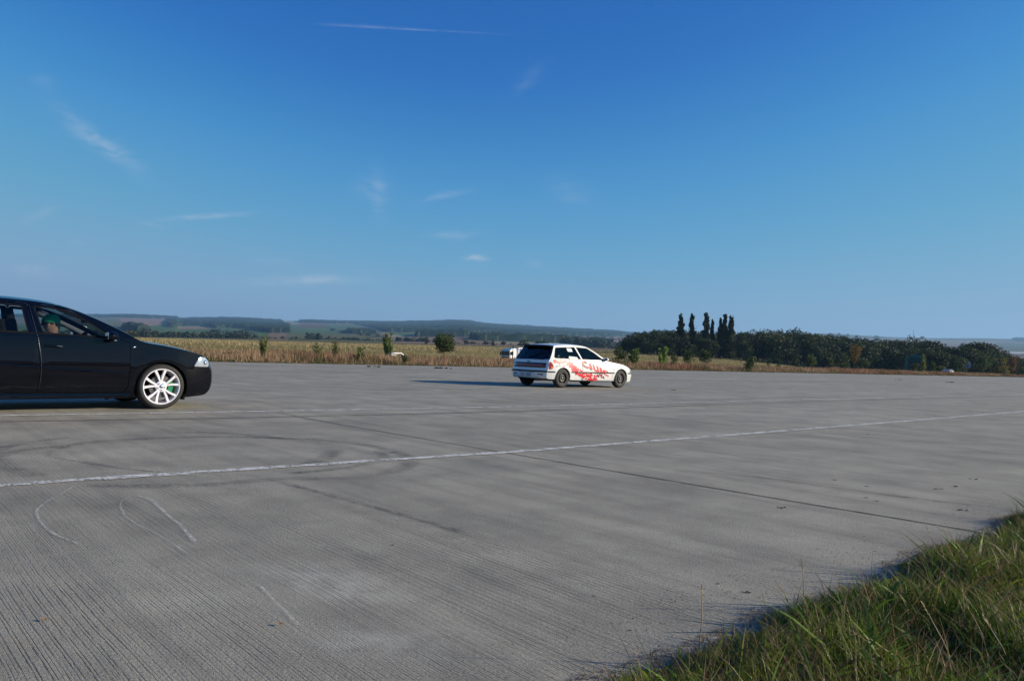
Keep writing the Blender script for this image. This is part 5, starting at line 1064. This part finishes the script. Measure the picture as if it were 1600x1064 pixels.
    def rear_panel(name, z0, z1, hw, mat, off, par=c, y0=None):
        bm = bmesh.new(); R = []; y0 = -hw if y0 is None else y0
        def xo(z, y):
            Kx = float(np.interp(z, [.28, .465, .50, .62, .80], [-.575, -.60, -.585, -.56, -.52])); wk = W2(Kx, z); t_ = 1 - min(1, abs(y) / wk); g = 1 - (1 - t_) ** 2.4; return Kx + (rearx(z) - Kx) * g - off
        for y in np.linspace(y0, hw, 22): R.append([bm.verts.new((xo(z, y), y, z)) for z in np.linspace(z0, z1, 4)])
        for p, q in zip(R, R[1:]):
            for k in range(3): bm.faces.new((p[k], q[k], q[k + 1], p[k + 1]))
        o = bm_obj(name, bm, mat, par, True); m_ = o.modifiers.new('t', 'SOLIDIFY'); m_.thickness = .006; return o
    rear_panel('tail_band', .58, .725, .70, M_band, .012); rear_panel('reflector_strip', .625, .68, .62, M_tail, .017)
    rear_panel('bumper_strip', .452, .492, .80, M_dark, .016)
    pl = rear_panel('plate_recess', .30, .435, .34, M_dark, .006); pl2 = rear_panel('number_plate', .315, .42, .26, M_plate, .014)
    bm = bmesh.new(); sg = [[(0, 0), (0, 1), (.8, 1), (.8, .5), (0, .5)], [(0, 0), (.4, 1), (.8, 0)], [(.2, .4), (.6, .4)]]; x_ = -.748; yy = .20
    for k, gl_ in enumerate(['4', 'A', '7', '-', '1', '8', '4', '8']):
        segm = {'4': [((.8, 0), (.8, 1)), ((0, .4), (.8, .4)), ((0, .4), (.1, 1))], 'A': [((0, 0), (.4, 1)), ((.4, 1), (.8, 0)), ((.2, .4), (.6, .4))], '7': [((0, 1), (.8, 1)), ((.8, 1), (.3, 0))], '-': [((.2, .5), (.6, .5))], '1': [((.5, 0), (.5, 1)), ((.2, .8), (.5, 1))], '8': [((0, 0), (0, 1)), ((.8, 0), (.8, 1)), ((0, 0), (.8, 0)), ((0, .5), (.8, .5)), ((0, 1), (.8, 1))]}[gl_]
        for p, q in segm: y1, z1, y2, z2 = yy - p[0] * .04, .332 + p[1] * .07, yy - q[0] * .04, .332 + q[1] * .07; tube(bm, [(x_, y1, z1), (x_, y2, z2)], .004, 4)
        yy -= .054
    bm_obj('plate_characters', bm, M_ink, pl2)
    for y in (-.55, .55): rear_panel('bumper_reflector', .36, .40, y + .09, M_band, .012, c, y - .09)
    bm = bmesh.new(); box(bm, (-.335, 0, 1.235), (.14, 1.02, .028), Matrix.Rotation(math.radians(-12), 3, 'Y'), bev=.01); bm_obj('roof_spoiler', bm, M_dark, c, True)
    bm = bmesh.new(); box(bm, (-.645, 0, .755), (.02, .10, .02)); box(bm, (-.585, 0, .835), (.03, 1.20, .02)); tube(bm, [(-.60, .05, .85), (-.43, -.40, 1.05)], [.012, .006], 6); bm_obj('wiper', bm, M_dark, c)
    bm = bmesh.new(); box(bm, (3.44, 0, .30), (.03, 1.0, .10), bev=.02); box(bm, (3.40, 0, .515), (.03, .70, .035)); bm_obj('grille', bm, M_dark, c)
    for x_ in (0, 2.61):
        for s_ in (-1, 1): wheel(c, (x_, s_ * .735, .286), .286, .185, .178, s_, 'steel', dict(rim=M_steel))
    return c
car2 = car_two()
# ---------------------------------------------------------------- passenger in the black car
def person():
    M_skin = simple('skin', (.58, .30, .21), .55, var=.08); M_cap = simple('green_cap', (.015, .36, .16), .8, var=.1, scale=60); M_shirt = simple('dark_shirt', (.012, .013, .02), .9); M_hair = simple('short_brown_hair', (.05, .03, .02), .8)
    R_ = car1.matrix_world if False else Matrix.Translation(car1.location) @ Matrix.Rotation(car1.rotation_euler[2], 4, 'Z')
    base = R_ @ Vector((-1.27, -.46, .355)); p = empty('person', base, car1.rotation_euler[2], 'person in a green baseball cap sitting in the front of the black car, looking ahead', 'person')
    J = {0: ((0, 0, .10), .13), 1: ((-.06, 0, .28), .125), 2: ((-.10, 0, .43), .145), 3: ((-.10, 0, .51), .10), 4: ((-.07, 0, .575), .058), 5: ((-.045, 0, .635), .056),
         6: ((-.10, .17, .46), .062), 7: ((-.04, .22, .25), .045), 8: ((.16, .14, .14), .035), 9: ((.22, .11, .14), .028), 10: ((-.10, -.17, .46), .062), 11: ((-.04, -.22, .25), .045), 12: ((.16, -.14, .14), .035), 13: ((.22, -.11, .14), .028),
         14: ((.05, .09, .06), .085), 15: ((.42, .11, .10), .062), 16: ((.60, .11, -.18), .045), 17: ((.70, .11, -.21), .035), 18: ((.05, -.09, .06), .085), 19: ((.42, -.11, .10), .062), 20: ((.60, -.11, -.18), .045), 21: ((.70, -.11, -.21), .035)}
    E_ = [(0, 1), (1, 2), (2, 3), (3, 4), (4, 5), (3, 6), (6, 7), (7, 8), (8, 9), (3, 10), (10, 11), (11, 12), (12, 13), (0, 14), (14, 15), (15, 16), (16, 17), (0, 18), (18, 19), (19, 20), (20, 21)]
    k = 22
    for w_, s_ in ((9, 1), (13, -1)):                              # five fingers on each hand
        bx, by, bz = J[w_][0]
        for f in range(4): J[k] = ((bx + .045, by + s_ * (-.024 + f * .016), bz), .009); J[k + 1] = ((bx + .075, by + s_ * (-.024 + f * .016), bz - .008), .008); J[k + 2] = ((bx + .09 - abs(f - 1.5) * .006, by + s_ * (-.024 + f * .016), bz - .026), .007); E_ += [(w_, k), (k, k + 1), (k + 1, k + 2)]; k += 3
        J[k] = ((bx + .01, by - s_ * .035, bz + .005), .011); J[k + 1] = ((bx + .04, by - s_ * .05, bz), .009); E_ += [(w_, k), (k, k + 1)]; k += 2
    me = bpy.data.meshes.new('body'); me.from_pydata([J[i][0] for i in range(k)], E_, []); b = link('body', me, M_shirt, p); sk = b.modifiers.new('s', 'SKIN')
    for i in range(k): me.skin_vertices[0].data[i].radius = (J[i][1],) * 2
    me.skin_vertices[0].data[0].use_root = True; b.modifiers.new('u', 'SUBSURF').levels = 2; b.modifiers['u'].render_levels = 2
    dg = bpy.context.evaluated_depsgraph_get(); me2 = bpy.data.meshes.new_from_object(b.evaluated_get(dg)); b.modifiers.clear(); b.data = me2; me2.materials.clear(); me2.materials.append(M_shirt); me2.materials.append(M_skin)
    for f in me2.polygons: c_ = f.center; f.material_index = 1 if (c_[2] > .545 or (c_[0] > .17 and c_[2] > .08 and c_[2] < .2 and abs(c_[1]) < .2 and abs(c_[1]) > .03 and c_[0] < .36 and f.area < .0004)) else 0; f.use_smooth = True
    # head: profile slices from chin to crown: z, centre x, half depth, half width
    bm = bmesh.new(); sl = [(-.125, .050, .018, .018), (-.115, .045, .045, .040), (-.095, .030, .068, .055), (-.07, .018, .082, .063), (-.04, .010, .090, .069), (-.01, .004, .094, .073), (.02, 0, .097, .075), (.05, -.003, .098, .076), (.08, -.006, .092, .071), (.105, -.010, .074, .058), (.122, -.012, .045, .035), (.128, -.012, .012, .010)]
    rings = []
    for z, cx_, dx, dy in sl:
        ring = []
        for q in range(32):
            a_ = q * 2 * math.pi / 32; ca, sa = math.cos(a_), math.sin(a_); x = cx_ + dx * math.copysign(abs(ca) ** .9, ca); y = dy * math.copysign(abs(sa) ** .9, sa); front = max(0, ca) ** 14
            nose = math.exp(-((z + .028) / .016) ** 2) * .024 + math.exp(-((z + .008) / .02) ** 2) * .012; lips = math.exp(-((z + .066) / .006) ** 2) * .006 + math.exp(-((z + .078) / .006) ** 2) * .005; chin = math.exp(-((z + .105) / .012) ** 2) * .008; brow = math.exp(-((z - .028) / .01) ** 2) * .006
            x += (nose + lips * .9 + chin + brow) * front
            eye = math.exp(-((z - .006) / .011) ** 2) * math.exp(-((abs(y) - .032) / .013) ** 2) * (ca > 0); x -= .010 * eye
            if ca < 0 and z < -.05: x += .02 * (-ca) * min(1, (-.05 - z) / .05)
            ring.append(bm.verts.new((x, y, z)))
        rings.append(ring)
    for r0, r1 in zip(rings, rings[1:]):
        for q in range(32): bm.faces.new((r0[q], r0[(q + 1) % 32], r1[(q + 1) % 32], r1[q]))
    bm.faces.new(rings[0][::-1]); bm.faces.new(rings[-1]); bmesh.ops.subdivide_edges(bm, edges=bm.edges[:], cuts=1, use_grid_fill=True, smooth=.3)
    for s_ in (-1, 1):                                               # ears
        vs = bmesh.ops.create_uvsphere(bm, u_segments=12, v_segments=8, radius=1)['verts']
        for v in vs: v.co = Vector((v.co.x * .018 - .012, v.co.y * .008 + s_ * .076, v.co.z * .031 - .012 + v.co.x * .004))
    T = Matrix.Translation((-.030, 0, .745)) @ Matrix.Rotation(math.radians(12), 4, 'Y') @ Matrix.Rotation(math.radians(-16), 4, 'Z')
    bmesh.ops.transform(bm, matrix=T, verts=bm.verts)
    tm = bpy.data.meshes.new('tmp'); bmesh.ops.recalc_face_normals(bm, faces=bm.faces); bm.to_mesh(tm); bm.free()
    bj = bmesh.new(); bj.from_mesh(me2); n0 = len(bj.faces); bj.from_mesh(tm); bj.faces.ensure_lookup_table()
    for f in bj.faces[n0:]: f.material_index = 1; f.smooth = True
    bj.to_mesh(me2); bj.free()
    for s_ in (-1, 1):
        bm = bmesh.new(); bmesh.ops.create_uvsphere(bm, u_segments=14, v_segments=10, radius=.0115, matrix=T @ Matrix.Translation((.079, s_ * .031, .006))); e = bm_obj('eye', bm, simple('eye_white', (.7, .68, .65), .2), p, True)
        bm = bmesh.new(); bmesh.ops.create_uvsphere(bm, u_segments=10, v_segments=8, radius=.0055, matrix=T @ Matrix.Translation((.087, s_ * .031, .006))); bm_obj('iris', bm, M_hair, e, True)
    def dome(f0, z0, mat, nm, k=1.06, top=.14):
        bm = bmesh.new(); rr = []
        for i in range(9):
            t_ = i / 8; z = z0 + (top - z0) * math.sin(t_ * math.pi / 2); r_ = math.cos(t_ * math.pi / 2) ** .75 if t_ < 1 else .02; rr.append([bm.verts.new(T @ Vector((-.006 + .101 * k * r_ * math.cos(a_), .079 * k * r_ * math.sin(a_), z + (f0 * math.cos(a_) if i == 0 else f0 * (1 - t_) * math.cos(a_))))) for a_ in [q * 2 * math.pi / 32 for q in range(32)]])
        for r0, r1 in zip(rr, rr[1:]):
            for q in range(32): bm.faces.new((r0[q], r0[(q + 1) % 32], r1[(q + 1) % 32], r1[q]))
        bm.faces.new(rr[-1]); return bm_obj(nm, bm, mat, p, True)
    h_ = dome(.03, -.005, M_hair, 'hair', 1.0, .12); cp = dome(.015, .028, M_cap, 'cap', 1.09, .145)
    bm = bmesh.new(); R1 = []; 
    for q in range(13):
        a_ = math.radians(-62 + q * 124 / 12); ca = math.cos(a_); r_in = Vector((-.006 + .108 * ca, .084 * math.sin(a_), .045)); r_out = Vector((-.006 + .108 * ca + .075 * ca ** .5, .088 * math.sin(a_), .028 - .012 * abs(math.sin(a_)) + .0)); R1.append((bm.verts.new(T @ r_in), bm.verts.new(T @ r_out), bm.verts.new(T @ (r_out + Vector((0, 0, -.004)))), bm.verts.new(T @ (r_in + Vector((0, 0, -.006))))))
    for a_, b_ in zip(R1, R1[1:]):
        for k_ in range(3): bm.faces.new((a_[k_], b_[k_], b_[k_ + 1], a_[k_ + 1]))
    bm_obj('cap_peak', bm, simple('dark_green_peak', (.01, .07, .045), .8), cp, True)
    return p
person()
# ---------------------------------------------------------------- lorry and van on the sunken road, kiosk, boards, mast, pole
def on_road(px, dY=0):
    d = ray(px, vline(px)); s = d[0] / d[1]; Y = (64 + V0[0] * -NV[0] * -1 * -1 - 0) if False else None
    # solve verge_p(s*Y, Y) = 64
    lo, hi = 60., 400.
    for _ in range(50):
        mid = (lo + hi) / 2
        if verge_p(s * mid, mid) < 64: lo = mid
        else: hi = mid
    return s * lo, lo + dY
ROADROT = math.atan2(-DV[1], -DV[0])            # heading to the left of the picture
M_lw = simple('lorry_white', (.74, .74, .72), .4, coat=.3); M_lb = simple('lorry_blue_panel', (.03, .07, .32), .4); M_ly = simple('lorry_yellow', (.75, .48, .10), .5); M_wg = simple('dark_window', (.01, .014, .02), .1, coat=.5)
def lorry():
    X, Y = on_road(789.5); z0 = hgt(X, Y); o = empty('lorry', (X, Y, z0), ROADROT, 'white articulated lorry with a blue and yellow trailer side, half hidden behind the white hatchback', 'lorry')
    # front of the cab at x = 0, body runs to -x; +y is its left side... camera sees the side at +y or -y alike
    top = 3.42; bm = bmesh.new(); box(bm, (-.95, 0, 1.75), (1.9, 2.4, 2.3), bev=.15); box(bm, (-1.2, 0, 3.02), (1.4, 2.2, .36), bev=.12); cab = bm_obj('cab', bm, M_lw, o)
    bm = bmesh.new(); box(bm, (-.03, 0, 2.25), (.10, 2.15, .85), bev=.03); bm_obj('windscreen', bm, M_wg, cab)
    for s_ in (-1, 1): bm = bmesh.new(); box(bm, (-.62, s_ * 1.19, 2.25), (.75, .06, .70), bev=.02); bm_obj('side_window', bm, M_wg, cab); bm = bmesh.new(); box(bm, (-.05, s_ * 1.34, 2.2), (.12, .18, .55), bev=.03); bm_obj('mirror', bm, M_dark, cab)
    bm = bmesh.new(); box(bm, (.0, 0, .85), (.14, 2.3, .5), bev=.04); box(bm, (.0, 0, 1.45), (.10, 1.8, .35), bev=.02); bm_obj('grille', bm, M_dark, cab)
    bm = bmesh.new(); box(bm, (-8.6, 0, 2.18), (12.4, 2.46, 2.48)); tr = bm_obj('trailer', bm, M_lw, o)
    for s_ in (-1, 1):
        bm = bmesh.new(); box(bm, (-8.6, s_ * 1.235, 2.24), (12.0, .01, 2.0)); pn = bm_obj('side_panel', bm, M_lb, tr)
        bm = bmesh.new()
        for r_ in range(5): box(bm, (-3.9 - .1 * (r_ % 2), s_ * 1.243, 2.95 - r_ * .34), (1.5 - .25 * (r_ % 3), .008, .17))
        bm_obj('text_lines', bm, M_lw, pn)
        bm = bmesh.new(); bmesh.ops.create_cone(bm, cap_ends=True, segments=40, radius1=.95, radius2=.95, depth=.02, matrix=Matrix.Translation((-6.9, s_ * 1.245, 2.25)) @ Matrix.Rotation(math.pi / 2, 4, 'X')); bm_obj('round_emblem', bm, M_ly, pn)
    bm = bmesh.new(); box(bm, (-7, 0, .80), (12.5, .9, .25)); bm_obj('chassis', bm, M_dark, o)
    for x_ in (-1.1, -2.9, -11, -12.2, -13.4):
        for s_ in (-1, 1): bm = bmesh.new(); lathe(bm, [(.01, -.14), (.28, -.14), (.48, -.15), (.5, -.1), (.5, .1), (.48, .14), (.01, .14)], 24); w_ = bm_obj('wheel', bm, M_tyre, o, True); w_.location = (x_, s_ * 1.05, .5)
    return o
lorry()
def small_car(px, lab, Y=None, rot=ROADROT, L=4.0, hh_=1.45, mat=None):
    if Y is None: X, Y = on_road(px)
    else: X = Y * (px - CX) / F
    o = empty('parked_car', (X, Y, hgt(X, Y)), rot, lab, 'car'); mat = mat or M_lw
    prof = [(2.0, .35), (2.0, .62), (1.9, .78), (1.25, .92), (.70, 1.36), (.1, 1.44), (-1.2, 1.42), (-1.75, 1.15), (-1.98, .9), (-2.0, .35)]; k = hh_ / 1.45
    bm = bmesh.new(); A = []
    for y in (-.82, -.78, .78, .82): A.append([bm.verts.new((x, y * (1 if z < .95 else .84), z * k - (.02 if abs(y) > .8 else 0))) for x, z in prof])
    for p, q in zip(A, A[1:]):
        for i in range(len(prof)): j = (i + 1) % len(prof); bm.faces.new((p[i], p[j], q[j], q[i]))
    bm.faces.new(A[0]); bm.faces.new(A[-1][::-1]); b_ = bm_obj('body', bm, mat, o)
    for s_ in (-1, 1): mesh('side_window', [(x, s_ * (.70 + (1.35 - z) * .18) + s_ * .012, z * k) for x, z in [(1.05, .97), (.62, 1.32), (-1.15, 1.34), (-1.5, 1.0)]], [(0, 1, 2, 3)], M_wg, b_)
    mesh('windscreen', [(1.24, -.66, .95 * k), (1.24, .66, .95 * k), (.75, .60, 1.33 * k), (.75, -.60, 1.33 * k)], [(0, 1, 2, 3)], M_wg, b_)
    for x_ in (-1.25, 1.25):
        for s_ in (-1, 1): bm = bmesh.new(); lathe(bm, [(.01, -.09), (.19, -.09), (.30, -.10), (.31, -.06), (.31, .06), (.3, .09), (.01, .09)], 20); w_ = bm_obj('wheel', bm, M_tyre, o, True); w_.location = (x_, s_ * .76, .31)
    return o
small_car(615, 'white car with only its roof and windows showing above the dry grass', hh_=1.85)
small_car(1483, 'pale parked car low in the dry grass before the wood, near the right edge', Y=172, rot=ROADROT + math.pi, hh_=1.15, mat=simple('dusty_grey_paint', (.30, .31, .33), .5))
# green kiosk: dark teal frame with arched top board
def at_ground(px, Y): X = Y * (px - CX) / F; return X, Y, hgt(X, Y)
X, Y, z = at_ground(1431, 165.); M_teal = simple('teal_paint', (.008, .12, .10), .6); M_teald = simple('dark_teal_board', (.006, .035, .032), .6); s1 = Y / F
k = empty('green_kiosk', (X, Y, z), math.radians(-12), 'dark green framed kiosk with a stepped top board, behind the yellow-green cone-shaped tree', 'kiosk'); hw = 12.5 * s1; Ht = H + (vline(1431) - 554) * s1 - z
bm = bmesh.new(); box(bm, (0, 1.0, Ht * .42), (hw * 1.8, 2.0, Ht * .84)); bm_obj('booth', bm, M_teald, k)
bm = bmesh.new()
for x_ in (-hw, -hw * .85, hw): tube(bm, [(x_, -.1, 0), (x_, -.1, Ht * .86)], .09, 8)
for z_ in (.70, .80, .86): tube(bm, [(-hw, -.1, Ht * z_), (hw, -.1, Ht * z_)], .08, 8)
bm_obj('frame', bm, M_teal, k); bm = bmesh.new(); box(bm, (0, -.1, Ht * .90), (hw * 1.1, .25, Ht * .10)); box(bm, (-.1, -.1, Ht * .965), (hw * .5, .25, Ht * .07)); bm_obj('top_board', bm, M_teal, k)
X, Y, z = at_ground(1511, 188.); s1 = Y / F; Ht = H + (vline(1511) - 565) * s1 - z; k = empty('notice_board', (X, Y, z), 0, 'pale blue-white board on posts between two green trees at the right', 'board')
bm = bmesh.new(); box(bm, (0, 0, Ht - 5 * s1), (13 * s1, .15, 10 * s1), bev=.03); bd = bm_obj('panel', bm, simple('pale_blue_board', (.16, .24, .34), .7), k); bm = bmesh.new(); box(bm, (-1.5 * s1, -.09, Ht - 4 * s1), (6 * s1, .02, 1.6 * s1)); box(bm, (2 * s1, -.09, Ht - 7 * s1), (4 * s1, .02, 1.2 * s1)); bm_obj('dark_marks', bm, M_wg, bd)
for x_ in (-5.5, 5.5): bm = bmesh.new(); tube(bm, [(x_ * s1, .1, 0), (x_ * s1, .1, Ht - 3 * s1)], .07, 8); bm_obj('post', bm, M_teald, k)
# pole beside the lorry
X, Y, z = at_ground(802, 76.); Ht = H + (vline(802) - 540.5) * Y / F - z; k = empty('marker_pole', (X, Y, z), 0, 'thin dark pole standing in the dry grass in front of the lorry cab', 'pole')
bm = bmesh.new(); tube(bm, [(0, 0, 0), (0, 0, Ht)], [.05, .04], 8); bm_obj('shaft', bm, M_dark, k); bm = bmesh.new(); lathe(bm, [(.001, 0), (.045, 0), (.045, .05), (.001, .06)], 12); cpn = bm_obj('cap', bm, M_dark, k); cpn.rotation_euler = (math.pi / 2, 0, 0); cpn.location = (0, 0, Ht)
# lattice mast on the right ridge
Y = 5600.; X = Y * (1427 - CX) / F; zb = H + e_at(1427, Y) * Y / F; Ht = H + (vline(1427) - 515) * Y / F - zb; k = empty('lattice_mast', (X, Y, zb), 0, 'thin lattice mast standing on the right skyline above the wood', 'mast'); bm = bmesh.new()
for a_, b_ in ((-1, -1), (1, -1), (1, 1), (-1, 1)): tube(bm, [(a_ * 2.2, b_ * 2.2, 0), (a_ * .8, b_ * .8, Ht)], .45, 4)
for i in range(8): z_ = Ht * i / 8; w_ = 2.2 - 1.4 * i / 8; tube(bm, [(-w_, -w_, z_), (w_, -w_, z_ + Ht / 8)], .3, 4); tube(bm, [(w_, w_, z_), (-w_, w_, z_ + Ht / 8)], .3, 4)
bm_obj('lattice', bm, simple('mast_grey', (.3, .3, .32), .6), k); bm = bmesh.new(); box(bm, (0, 0, Ht), (4.5, 2, 1.2)); bm_obj('antenna', bm, simple('antenna_grey', (.35, .35, .37), .6), k)
# tiny white house in the valley
for px, py, lab, sz in [(890.5, 533.5, 'tiny white house in the valley above the white hatchback', 9), (750, 526.3, 'tiny white farmhouse below the forested ridge', 8), (370, 519.5, 'tiny white house among the hedges on the left hills', 8)]:
    e = vline(px) - py; Y = inv_depth(px, e); X = Y * (px - CX) / F; o = empty('small_house', (X, Y, H + e * Y / F - 1), .4, lab, 'house', 'far houses'); w_ = sz * Y / 2500
    bm = bmesh.new(); box(bm, (0, 0, w_ * .35), (w_ * 1.4, w_, w_ * .7)); bm_obj('wall', bm, simple('white_render', (.8, .8, .78), .8), o)
    mesh('roof', [(-w_ * .75, -w_ * .55, w_ * .7), (w_ * .75, -w_ * .55, w_ * .7), (w_ * .75, w_ * .55, w_ * .7), (-w_ * .75, w_ * .55, w_ * .7), (-w_ * .75, 0, w_ * 1.05), (w_ * .75, 0, w_ * 1.05)], [(0, 1, 5, 4), (2, 3, 4, 5), (0, 4, 3), (1, 2, 5), (0, 3, 2, 1)], simple('roof_tiles', (.25, .12, .08), .8), o)
# ---------------------------------------------------------------- haze
bmh = bmesh.new(); box(bmh, (0, 0, 158), (19400, 19400, 330)); hm = bpy.data.materials.new('haze'); hm.use_nodes = True; ht = hm.node_tree; ht.nodes.clear()
ho = N(ht, 'ShaderNodeOutputMaterial'); pv = N(ht, 'ShaderNodeVolumePrincipled', Density=9.5e-5); pv.inputs['Color'].default_value = (.36, .67, 1, 1); pv.inputs['Anisotropy'].default_value = .2
ht.links.new(pv.outputs[0], ho.inputs['Volume']); S(bm_obj('haze', bmh, hm), kind='stuff')
